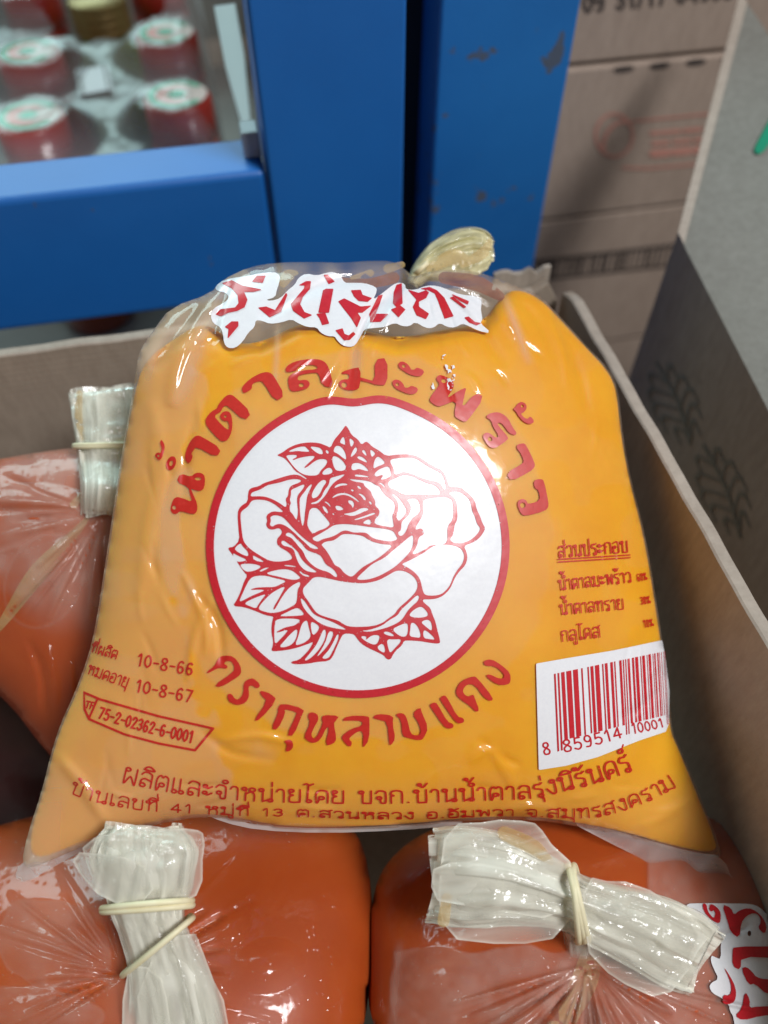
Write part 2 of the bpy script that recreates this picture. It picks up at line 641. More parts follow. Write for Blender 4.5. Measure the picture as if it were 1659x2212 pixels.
t.links.new(c, b.inputs['Base Color']); t.links.new(c, tl.inputs['Color'])
t.links.new(b.outputs[0], mx.inputs[1]); t.links.new(tl.outputs[0], mx.inputs[2])
t.links.new(mx.outputs[0], t.nodes['Material Output'].inputs['Surface'])
M['sheet'] = m
M['lug'] = plain_mat('grey_plastic', (.30, .33, .36), (.4, .43, .46), .4)
m, t, b = new_mat('dark_glass')
b.inputs['Base Color'].default_value = (.30, .05, .02, 1); b.inputs['Roughness'].default_value = .1
b.inputs['Coat Weight'].default_value = .6
M['bottle'] = m
m, t, b = new_mat('green_glass')
b.inputs['Base Color'].default_value = (.20, .24, .02, 1); b.inputs['Roughness'].default_value = .1
M['green_glass'] = m
M['gold'] = plain_mat('gold_cap', (.26, .17, .05), (.36, .25, .08), .45, metal=.5)


# ------------------------------------------------------------------ artwork of the print (drawn as outlines)
def TR(ox, oy, s):
    return lambda pts: np.asarray(pts, float) * s + np.array([ox, oy])


TQ = TR(487.9, 910.8, .17974)      # rose
T1 = TR(325.3, 748.2, .26144)      # title, left half
T2 = TR(704.8, 748.2, .31046)      # title, right half
T3 = TR(422.9, 1382.5, .43138)     # lower arc
T4 = TR(433.7, 553.0, .39216)      # logo
T5 = TR(1084.3, 1084.3, .34641)    # ingredients, bar code
T6 = TR(0.0, 1301.2, .49020)       # dates

ROSE_OUT = [(1440,42),(1470,80),(1510,160),(1590,215),(1630,280),(1683,235),(1723,262),(1758,300),(1838,345),(1928,415),(2048,396),(2168,390),(2268,402),(2348,440),(2428,495),(2518,545),(2598,583),(2638,640),(2668,720),(2688,787),(2748,780),(2828,792),(2883,838),(2958,900),(2998,965),(3013,1050),(3058,1140),(3083,1220),(3120,1280),(3088,1345),(3038,1410),(2948,1463),(2858,1493),(2898,1578),(2903,1648),(2878,1728),(2808,1798),(2758,1868),(2723,1948),(2688,2018),(2618,2088),(2548,2123),(2468,2136),(2368,2135),(2370,2163),(2408,2198),(2458,2238),(2483,2318),(2518,2398),(2543,2508),(2580,2648),(2558,2670),(2448,2658),(2338,2638),(2208,2630),(2140,2633),(2118,2688),(2048,2748),(2003,2808),(1988,2848),(1958,2863),(1923,2843),(1898,2808),(1828,2773),(1708,2718),(1628,2668),(1578,2608),(1548,2563),(1508,2548),(1410,2548),(1370,2628),(1330,2718),(1290,2818),(1240,2878),(1090,2888),(1000,2908),(860,2918),(790,2908),(785,2883),(880,2863),(950,2798),(1010,2728),(1055,2643),(1000,2668),(860,2718),(720,2748),(560,2763),(548,2738),(565,2698),(570,2638),(550,2548),(548,2458),(565,2368),(575,2343),(480,2328),(350,2273),(220,2228),(80,2216),(130,2148),(180,2038),(220,1918),(260,1848),(220,1808),(150,1708),(80,1598),(25,1528),(45,1508),(90,1508),(165,1425),(150,1280),(140,1100),(160,1040),(200,1000),(262,965),(268,850),(290,800),(400,775),(450,740),(560,705),(700,660),(800,635),(880,640),(960,690),(985,690),(900,630),(830,590),(780,520),(710,440),(660,420),(610,402),(680,370),(760,310),(870,265),(1000,248),(1120,255),(1210,290),(1260,315),(1300,220),(1370,140),(1415,80)]
_q2 = [[(120,350),(160,335),(190,410),(165,405)],[(225,340),(245,338),(293,380),(265,415),(240,425)],[(65,435),(85,410),(150,430),(205,500),(130,470)],[(0,540),(15,500),(90,492),(160,530),(220,600),(150,585),(90,565),(40,585),(5,580)],[(265,570),(270,490),(300,425),(340,420),(410,490),(380,515),(310,540)],[(272,635),(320,580),(400,545),(455,535),(485,640),(450,670),(390,695),(345,695),(380,660),(375,635),(300,665)],[(40,640),(70,632),(215,655),(210,668),(80,662),(45,655)],[(320,735),(370,735),(410,780),(400,795),(370,760)],[(485,865),(530,880),(590,940),(640,1010),(670,1070),(650,1110),(600,1175),(560,1195),(540,1130),(565,1060),(565,970),(520,910)],[(450,460),(560,435),(700,430),(780,440),(860,500),(960,560),(1070,610),(1110,660),(1130,740),(1140,800),(1115,820),(1080,750),(1030,720),(920,700),(830,670),(720,620),(620,600),(560,630),(515,635),(510,560)],[(440,720),(540,680),(620,640),(720,650),(800,690),(900,740),(1000,760),(1060,820),(1080,870),(1000,880),(800,872),(650,875),(590,860),(540,820),(455,795)],[(1165,865),(1210,840),(1290,840),(1350,870),(1420,930),(1440,1000),(1455,1080),(1490,1150),(1510,1230),(1560,1285),(1500,1370),(1420,1430),(1330,1460),(1230,1460),(1180,1420),(1230,1350),(1240,1240),(1275,1180),(1275,1060),(1265,960),(1220,890)],[(600,1200),(680,1140),(720,1060),(710,990),(660,930),(790,920),(830,1000),(830,1090),(740,1150),(690,1230),(660,1320),(610,1375),(570,1370),(560,1325),(600,1310)],[(870,1120),(860,1000),(870,930),(1080,905),(1170,910),(1225,960),(1230,1170),(1150,1260),(1160,1420),(1120,1480),(960,1480),(900,1530),(800,1580),(720,1600),(790,1500),(810,1380),(880,1360),(850,1270),(760,1310),(800,1220)]]
_q1 = [[(745,358),(850,310),(950,292),(975,320),(1018,362),(930,360),(860,350),(790,362)],[(1005,298),(1080,300),(1150,320),(1175,395),(1110,385),(1060,350)],[(1200,345),(1220,340),(1240,365),(1230,388),(1205,375)],[(718,402),(860,395),(850,430),(800,450),(810,465),(880,435),(980,415),(1070,408),(1060,440),(1000,490),(940,550),(950,560),(1000,530),(1060,480),(1120,450),(1200,448),(1225,480),(1190,540),(1145,580),(1110,645),(1000,650),(920,630),(850,580),(790,510),(740,440)],[(1155,640),(1170,590),(1250,540),(1295,600),(1240,635)],[(1365,250),(1400,185),(1425,185),(1440,285),(1400,265)],[(1485,190),(1545,235),(1530,280),(1505,310),(1490,260)],[(1290,365),(1310,300),(1350,285),(1400,310),(1440,380),(1452,465),(1400,430),(1340,380)],[(1280,420),(1320,410),(1400,460),(1445,530),(1440,575),(1400,592),(1330,590),(1300,550),(1280,480)],[(1495,430),(1520,360),(1555,305),(1580,315),(1575,360),(1530,410)],[(1480,690),(1510,690),(1720,710),(1800,760),(1850,780),(1880,840),(1920,890),(1990,940),(2030,980),(2035,1060),(2000,1120),(2010,1200),(2025,1278),(1900,1255),(1790,1235),(1790,1170),(1840,1130),(1850,1060),(1790,1010),(1800,960),(1760,890),(1740,830),(1660,770),(1660,735),(1540,720)],[(1155,1470),(1200,1440),(1290,1430),(1340,1400),(1400,1350),(1500,1350),(1650,1370),(1700,1410),(1780,1450),(1900,1475),(2013,1483),(1928,1568),(1808,1658),(1658,1738),(1600,1788),(1530,1858),(1490,1863),(1420,1818),(1370,1750),(1310,1728),(1285,1678),(1210,1548),(1150,1485)],[(1025,1405),(1110,1360),(1230,1290),(1300,1240),(1420,1228),(1560,1240),(1700,1262),(1900,1285),(2010,1310),(2040,1360),(2070,1415),(1990,1440),(1880,1430),(1760,1400),(1700,1340),(1640,1330),(1540,1335),(1450,1305),(1390,1315),(1330,1360),(1240,1395),(1160,1410),(1100,1450)],[(1010,1060),(1040,1035),(1090,1035),(1120,1060),(1180,1130),(1255,1220),(1240,1250),(1180,1290),(1110,1310),(1050,1350),(1010,1310),(975,1240),(990,1150),(1000,1090)],[(885,940),(900,900),(950,840),(990,780),(1030,750),(1040,755),(1010,820),(975,900),(965,1000),(950,1100),(945,1190),(925,1270),(905,1200),(890,1080)],[(780,820),(850,790),(950,745),(940,790),(900,840),(860,890),(855,960),(870,1080),(855,1175),(840,1175),(805,1110),(770,1080),(765,1020),(785,975),(765,940),(785,880)],[(1040,920),(1030,880),(1060,810),(1110,740),(1160,700),(1200,700),(1210,730),(1170,780),(1140,850),(1100,905),(1060,920)],[(1020,990),(1030,975),(1090,960),(1150,910),(1180,830),(1240,760),(1250,680),(1300,665),(1420,630),(1430,640),(1380,680),(1310,720),(1250,790),(1210,870),(1150,940),(1100,985),(1040,990)],[(1295,800),(1330,760),(1390,738),(1465,745),(1460,765),(1390,765),(1330,790)],[(1270,925),(1310,880),(1380,855),(1460,860),(1540,900),(1605,960),(1600,972),(1530,920),(1450,880),(1380,880),(1310,905)],[(1185,955),(1230,970),(1260,1010),(1255,1028),(1225,990),(1190,970)],[(1155,1010),(1200,1025),(1230,1080),(1225,1110),(1180,1070)],[(1310,1010),(1370,1010),(1420,1050),(1390,1065),(1330,1065)],[(1465,945),(1520,945),(1548,990),(1525,1048),(1510,1000),(1480,985)],[(1280,1100),(1300,1100),(1305,1125),(1285,1120)],[(1400,1110),(1500,1095),(1570,1075),(1620,1040),(1700,1035),(1720,1060),(1660,1080),(1600,1110),(1520,1138),(1450,1120)],[(1540,1175),(1650,1140),(1780,1090),(1805,1105),(1740,1130),(1620,1170),(1550,1185)],[(1640,1220),(1690,1180),(1740,1172),(1745,1238),(1700,1235)],[(1578,775),(1600,770),(1632,800),(1620,812),(1590,800)],[(1500,815),(1540,815),(1535,840),(1510,835)],[(1580,860),(1640,870),(1680,910),(1685,945),(1660,945),(1640,905)],[(1712,955),(1745,960),(1758,990),(1740,1000)],[(300,880),(310,850),(420,815),(500,760),(640,735),(780,690),(880,690),(915,715),(850,745),(780,770),(755,820),(750,890),(715,930),(735,990),(720,1035),(650,980),(560,930),(470,900),(390,895),(300,900)],[(175,1150),(180,1080),(270,1020),(300,960),(350,935),(480,940),(580,985),(660,1050),(695,1085),(640,1085),(570,1075),(500,1110),(485,1150),(500,1190),(480,1240),(510,1290),(570,1300),(640,1275),(675,1310),(670,1350),(620,1400),(612,1450),(630,1498),(740,1558),(790,1608),(800,1658),(660,1683),(540,1678),(440,1628),(300,1538),(240,1478),(205,1418),(190,1300)],[(530,1145),(590,1120),(680,1140),(740,1200),(800,1270),(880,1350),(960,1420),(1020,1460),(1090,1500),(1120,1530),(1060,1530),(1010,1510),(960,1460),(880,1390),(800,1310),(720,1250),(650,1225),(590,1240),(560,1265),(525,1240),(545,1190)],[(715,1355),(750,1328),(800,1350),(860,1420),(910,1460),(960,1530),(1010,1560),(1130,1598),(1165,1648),(1200,1718),(1290,1768),(1340,1838),(1335,1873),(1300,1858),(1240,1808),(1110,1773),(1020,1708),(960,1638),(930,1558),(880,1508),(830,1440),(780,1390),(730,1375)]]
_q3 = [[(660,30),(690,5),(740,40),(810,90),(870,150),(900,220),(960,290),(1040,350),(1105,390),(1040,395),(950,370),(880,300),(840,200),(820,120),(760,85),(690,75)],[(925,590),(960,550),(1010,500),(1050,455),(1130,445),(1250,470),(1400,505),(1600,525),(1708,520),(1838,490),(1948,430),(2048,370),(2148,375),(2248,430),(2298,500),(2308,560),(2283,630),(2198,720),(2068,830),(2038,890),(1948,950),(1888,1000),(1768,1040),(1608,1050),(1480,1045),(1420,1020),(1350,970),(1200,930),(1100,890),(1050,830),(1000,750),(930,660)],[(900,695),(950,740),(1000,820),(1060,900),(1150,940),(1290,990),(1400,1050),(1460,1085),(1340,1070),(1220,1045),(1120,1000),(1020,920),(940,830),(905,750)],[(100,105),(180,35),(200,80),(265,140),(275,205),(200,180),(130,140)],[(80,155),(140,190),(265,245),(200,262),(135,268),(100,220)],[(165,300),(230,288),(340,290),(435,320),(370,365),(270,390),(215,370)],[(315,180),(400,225),(470,270),(400,265),(340,245)],[(400,380),(450,345),(530,330),(480,360),(420,385)],[(690,305),(760,305),(850,320),(840,330),(720,318)],[(480,405),(560,375),(700,350),(800,370),(860,420),(905,460),(840,485),(750,475),(620,440),(540,425)],[(875,380),(900,378),(930,410),(1005,430),(1005,450),(930,435)],[(155,750),(200,650),(240,560),(290,470),(350,435),(480,430),(600,465),(740,495),(660,535),(590,570),(480,570),(370,575),(300,595),(305,605),(400,600),(475,605),(420,630),(300,680),(220,725)],[(215,770),(300,720),(400,680),(490,650),(440,710),(390,780),(365,830),(290,800)],[(390,840),(410,790),(470,720),(540,650),(620,600),(720,555),(680,630),(630,720),(580,800),(570,840),(590,840),(640,750),(700,650),(770,570),(850,520),(895,505),(895,550),(860,600),(855,760),(800,800),(680,860),(560,885),(480,870)],[(635,920),(720,880),(850,815),(900,840),(950,905),(860,915),(740,920)],[(590,1000),(610,960),(700,945),(905,955),(870,1000),(820,1035),(720,1050),(620,1100),(605,1115),(640,1115),(760,1075),(700,1150),(650,1200),(590,1265),(580,1150)],[(640,1290),(700,1220),(780,1130),(860,1065),(860,1140),(830,1220),(780,1270),(700,1295)],[(830,1270),(870,1170),(900,1050),(930,990),(980,965),(995,1050),(1030,1165),(960,1230),(890,1260)],[(1020,985),(1070,1000),(1130,1045),(1100,1110),(1045,1155),(1025,1080)],[(945,1445),(1000,1380),(1080,1280),(1130,1180),(1170,1080),(1205,1085),(1200,1180),(1150,1280),(1080,1370),(1010,1430),(960,1455)],[(1095,1400),(1150,1320),(1200,1230),(1235,1100),(1295,1105),(1280,1180),(1230,1270),(1160,1350),(1110,1400)],[(1150,1420),(1230,1340),(1290,1240),(1335,1140),(1360,1135),(1350,1200),(1310,1290),(1270,1370),(1245,1415),(1190,1435)]]
_q4 = [[(600,295),(680,260),(780,210),(900,140),(970,85),(1040,60),(1180,60),(1300,90),(1350,150),(1360,220),(1330,300),(1270,370),(1220,460),(1190,550),(1120,630),(1060,665),(960,675),(880,665),(855,600),(830,480),(790,420),(720,360),(650,320)],[(60,470),(130,400),(250,290),(400,220),(500,130),(600,50),(690,-30),(745,-60),(745,20),(740,80),(690,170),(600,260),(520,330),(440,380),(330,440),(200,480),(100,485)],[(110,1095),(230,1085),(380,1030),(450,970),(560,910),(590,850),(700,750),(790,665),(820,680),(800,740),(740,790),(680,850),(620,950),(560,1000),(450,1050),(330,1085),(200,1110)],[(100,1160),(190,1160),(170,1215),(240,1150),(330,1145),(345,1180),(300,1275),(180,1230)],[(310,1280),(390,1240),(415,1370),(330,1330)],[(425,1195),(520,1200),(595,1195),(595,1230),(520,1310),(465,1370),(440,1290)],[(380,1120),(420,1100),(490,1125),(525,1165),(430,1150)],[(490,1075),(580,1030),(675,995),(685,1070),(670,1160),(610,1170),(540,1130)],[(695,1160),(710,1080),(715,995),(770,1005),(820,1080),(840,1180),(770,1175)],[(690,910),(740,850),(820,805),(870,815),(940,910),(850,940),(740,935)],[(825,985),(955,950),(980,1110),(900,1050)],[(865,1080),(930,1110),(1020,1205),(940,1195),(865,1185)]]
ROSE_CELLS = [np.array(c, float) for c in _q1] + [np.array(c, float) + (1508, 0) for c in _q2] + [np.array(c, float) + (0, 1418) for c in _q3] + [np.array(c, float) + (1508, 1418) for c in _q4]

# title: (outline, holes (x, y, rx, ry))
TITLE_L = [
 ([(85,770),(105,790),(118,830),(105,890),(85,935),(60,935),(35,905),(45,885),(65,875),(85,885),(95,840),(80,800)], [(65,905,10,10)]),
 ([(245,1050),(335,1080),(370,1045),(420,1045),(450,1075),(445,1170),(410,1195),(360,1185),(330,1170),(345,1210),(385,1300),(385,1360),(355,1390),(245,1355),(215,1385),(180,1380),(163,1345),(185,1270),(210,1245),(250,1250),(350,1290),(325,1220),(315,1160),(215,1120)], [(392,1094,27,13),(195,1332,15,17)]),
 ([(290,945),(285,895),(310,820),(350,755),(385,735),(420,745),(585,845),(545,918),(380,825),(350,860),(335,890),(350,910),(320,970)], []),
 ([(455,620),(460,590),(500,540),(555,510),(560,480),(620,410),(655,398),(690,410),(835,550),(775,615),(640,490),(610,490),(590,515),(580,540),(560,550),(540,560),(530,580),(540,600),(640,700),(655,660),(640,612),(610,617),(580,595),(575,565),(600,540),(640,535),(665,560),(675,620),(672,700),(640,770),(605,785),(570,775),(465,660)], [(618,578,11,11)]),
 ([(755,355),(760,330),(820,270),(900,225),(960,210),(1000,225),(1020,250),(1110,405),(1030,455),(930,290),(900,285),(850,300),(835,325),(838,350),(770,390)], []),
 ([(1115,190),(1130,160),(1180,130),(1270,108),(1370,105),(1430,120),(1470,165),(1515,340),(1420,325),(1390,220),(1350,215),(1260,228),(1215,245),(1215,285),(1280,275),(1310,290),(1315,320),(1290,350),(1200,372),(1150,365),(1135,280),(1150,235),(1240,200),(1380,190),(1380,165),(1340,150),(1250,155),(1210,180),(1215,195),(1125,215)], [(1245,320,22,16)]),
]
TITLE_R = [
 ([(105,190),(115,175),(180,155),(238,145),(235,285),(200,305),(140,305),(95,280),(88,250),(110,230),(160,230),(160,190)], [(125,268,19,19)]),
 ([(230,215),(270,225),(340,245),(338,90),(425,80),(425,268),(350,268),(300,250),(230,234)], []),
 ([(500,125),(515,105),(550,110),(580,140),(590,165),(620,160),(630,145),(685,170),(665,205),(630,208),(580,195),(540,170),(510,150)], [(540,137,13,12)]),
 ([(457,250),(475,230),(510,235),(535,260),(545,290),(580,285),(590,272),(642,292),(625,328),(580,333),(530,315),(480,290)], [(495,265,13,12)]),
 ([(765,225),(775,205),(800,198),(870,230),(888,255),(885,290),(830,370),(920,310),(975,285),(965,320),(940,440),(1040,320),(1100,355),(985,515),(960,525),(920,505),(890,480),(910,370),(800,415),(770,415),(725,385),(720,360),(780,280),(790,260)], [(818,240,18,14)]),
 ([(1300,435),(1320,420),(1335,395),(1360,385),(1390,400),(1395,430),(1375,460),(1350,465),(1380,500),(1405,505),(1420,485),(1448,520),(1430,540),(1390,535),(1345,495),(1320,450)], [(1365,415,11,11)]),
 ([(1110,490),(1130,470),(1180,457),(1220,465),(1265,500),(1300,570),(1325,600),(1315,620),(1270,600),(1240,555),(1215,530),(1195,530),(1190,545),(1265,630),(1262,650),(1190,700),(1160,708),(1130,695),(1095,640),(1092,615),(1110,600),(1140,605),(1180,640),(1205,625),(1160,555),(1150,515)], [(1140,645,16,16)]),
 ([(1325,685),(1370,673),(1390,685),(1450,810),(1450,840),(1420,870),(1285,940),(1253,880),(1370,815),(1375,790),(1350,735),(1330,715)], []),
 ([(1445,930),(1495,922),(1515,935),(1545,1080),(1545,1120),(1520,1145),(1390,1180),(1355,1165),(1330,1100),(1340,1070),(1370,1060),(1395,1075),(1400,1100),(1490,1075),(1480,1000),(1450,985)], [(1368,1105,19,19)]),
]
ARC = [[(55,160),(95,130),(115,90),(140,77),(190,82),(225,130),(228,170),(195,195),(125,237),(90,228),(190,160),(195,135),(180,105),(150,105),(140,120),(160,130),(155,145),(130,140),(110,140),(60,168)],
 [(160,270),(180,270),(195,295),(215,300),(240,270),(240,215),(265,195),(290,192),(325,225),(310,245),(280,225),(262,235),(268,280),(250,315),(210,327),(175,315),(160,295)],
 [(320,255),(345,258),(375,270),(408,300),(320,400),(290,405),(360,305),(330,280)],
 [(378,445),(415,360),(410,345),(430,315),(545,345),(530,380),(490,480),(455,478),(505,375),(505,360),(440,345),(450,365),(410,450)], [(440,505),(480,498),(490,530),(475,555),(448,560),(460,525)],
 [(560,380),(575,360),(610,370),(615,400),(590,440),(575,480),(600,500),(640,415),(630,395),(640,375),(720,380),(700,405),(690,420),(705,495),(690,520),(648,530),(670,440),(655,435),(625,500),(590,518),(560,505),(542,485),(575,415)],
 [(730,405),(760,380),(865,380),(870,400),(868,500),(840,540),(838,530),(840,460),(815,455),(780,480),(765,495),(785,515),(770,540),(735,500),(732,480),(780,445),(835,430),(835,405),(770,403)],
 [(885,390),(910,370),(990,378),(985,420),(1000,495),(975,530),(970,520),(960,410),(920,400)],
 [(1000,375),(1020,365),(1045,370),(1060,400),(1075,470),(1105,480),(1130,470),(1120,420),(1085,370),(1125,335),(1130,360),(1165,440),(1140,495),(1120,503),(1060,490),(1035,480),(1030,400)],
 [(1170,325),(1200,310),(1215,330),(1260,410),(1290,420),(1290,440),(1265,445),(1240,430),(1180,340)], [(1225,290),(1245,275),(1260,290),(1310,385),(1340,390),(1345,412),(1315,420),(1290,395),(1225,300)],
 [(1305,245),(1330,205),(1390,180),(1410,190),(1490,290),(1480,308),(1445,290),(1400,225),(1360,220),(1335,250),(1345,275),(1370,285),(1390,270),(1400,300),(1420,350),(1405,362),(1375,330),(1330,300),(1305,275)],
 [(1440,105),(1480,95),(1530,125),(1575,165),(1577,210),(1560,225),(1510,225),(1450,180),(1470,170),(1520,195),(1545,190),(1545,170),(1500,130),(1450,130)]]
LOGO_OUT = [(80,170),(130,130),(270,110),(310,100),(400,88),(435,105),(430,150),(415,190),(410,225),(350,242),(385,250),(440,235),(480,190),(520,160),(540,120),(580,98),(640,110),(690,95),(730,88),(770,110),(790,150),(830,150),(900,150),(960,170),(970,190),(945,245),(970,230),(1010,200),(1060,160),(1090,148),(1125,155),(1125,185),(1180,190),(1240,165),(1300,165),(1370,190),(1430,215),(1520,222),(1548,245),(1540,290),(1545,320),(1550,350),(1535,370),(1600,425),(1530,410),(1470,380),(1440,370),(1400,392),(1360,390),(1315,365),(1280,395),(1240,395),(1180,360),(1150,385),(1110,385),(1070,365),(1010,390),(950,395),(900,400),(880,440),(850,490),(820,500),(780,490),(750,460),(740,440),(700,440),(660,420),(640,390),(590,390),(540,370),(500,345),(440,365),(380,372),(340,355),(300,350),(295,390),(260,420),(230,470),(190,505),(150,505),(130,480),(125,430),(110,390),(70,370),(55,330),(70,290),(130,260),(160,230),(140,200),(90,190)]
LOGO_RED = [[(120,150),(170,135),(230,165),(330,185),(290,195),(235,195),(255,240),(240,280),(200,300),(150,310),(110,330),(85,320),(110,295),(190,285),(210,260),(205,215),(170,175)],
 [(285,140),(310,110),(355,110),(340,145)], [(135,390),(170,362),(205,362),(205,385),(150,450),(155,400)], [(320,285),(360,280),(410,300),(470,205),(475,215),(440,305),(380,335),(350,310)],
 [(545,160),(580,140),(605,140),(600,180),(560,225),(545,265),(570,310),(610,325),(570,342),(510,300),(497,265),(540,215),(570,180),(575,160)],
 [(675,190),(690,182),(728,182),(705,310),(650,310)], [(640,320),(685,315),(705,370),(670,378),(655,340)], [(680,105),(700,105),(735,140),(705,152)],
 [(760,250),(790,235),(880,280),(935,275),(890,310),(860,310),(880,340),(860,390),(830,340),(790,290)], [(745,410),(780,400),(790,430),(815,440),(840,420),(850,430),(820,460),(790,462)],
 [(830,190),(880,188),(890,215),(940,232),(920,250),(870,245),(845,220)], [(935,340),(930,320),(980,220),(1000,215),(985,260),(960,320),(1030,320),(990,360),(935,362)],
 [(1080,160),(1105,152),(1110,260),(1080,280),(1060,260),(1065,200)], [(1050,295),(1100,275),(1125,295),(1090,335)],
 [(1145,188),(1200,205),(1240,190),(1255,200),(1240,230),(1200,250),(1200,280),(1255,318),(1240,345),(1190,325),(1170,280),(1190,240)],
 [(1215,180),(1260,172),(1300,190),(1340,230),(1390,330),(1345,343),(1310,250),(1290,205),(1250,185)],
 [(1375,230),(1390,225),(1460,280),(1450,285)], [(1455,340),(1475,335),(1510,365),(1540,370),(1520,380),(1480,365)], [(1385,212),(1440,235),(1475,250),(1470,265),(1430,245)]]
# the logo on the bag beside it, turned on its side (own sheet units)
T7 = TR(1442.2, 1913.8, .13478)
LOGO2_OUT = [(290,285),(560,275),(1000,280),(1330,285),(1480,340),(1600,470),(1800,600),(1800,2400),(1080,2400),(1060,2100),(1000,2010),(980,1900),(860,1790),(720,1720),(665,1620),(700,1550),(820,1490),(740,1330),(690,1200),(700,1110),(760,1140),(855,1180),(850,900),(905,855),(840,770),(680,700),(500,560),(400,440),(330,360)]
LOGO2_RED = [[(555,280),(625,285),(640,400),(700,480),(750,520),(770,420),(730,380),(710,420),(665,380),(680,290),(740,300),(840,390),(855,500),(835,605),(740,570),(640,480),(580,400)],
 [(870,290),(1020,350),(1060,470),(1150,390),(1290,350),(1420,400),(1530,510),(1590,640),(1560,780),(1440,665),(1500,590),(1470,470),(1380,430),(1260,480),(1180,590),(1150,840),(1010,740),(960,560)],
 [(1060,970),(1800,970),(1800,1160),(1180,1130),(1170,1350),(1040,1290),(1040,1050)], [(1180,1330),(1260,1290),(1360,1380),(1420,1460),(1560,1500),(1800,1490),(1800,1700),(1600,1750),(1400,1560),(1300,1590)],
 [(890,1280),(1000,1440),(1090,1620),(1100,1790),(1040,1890),(880,1900),(890,1740),(1000,1760),(1030,1640),(990,1480)],
 [(1240,1680),(1320,1820),(1310,1960),(1450,1930),(1800,1930),(1800,2060),(1500,2080),(1200,2160),(1080,2080),(1190,1980)]]

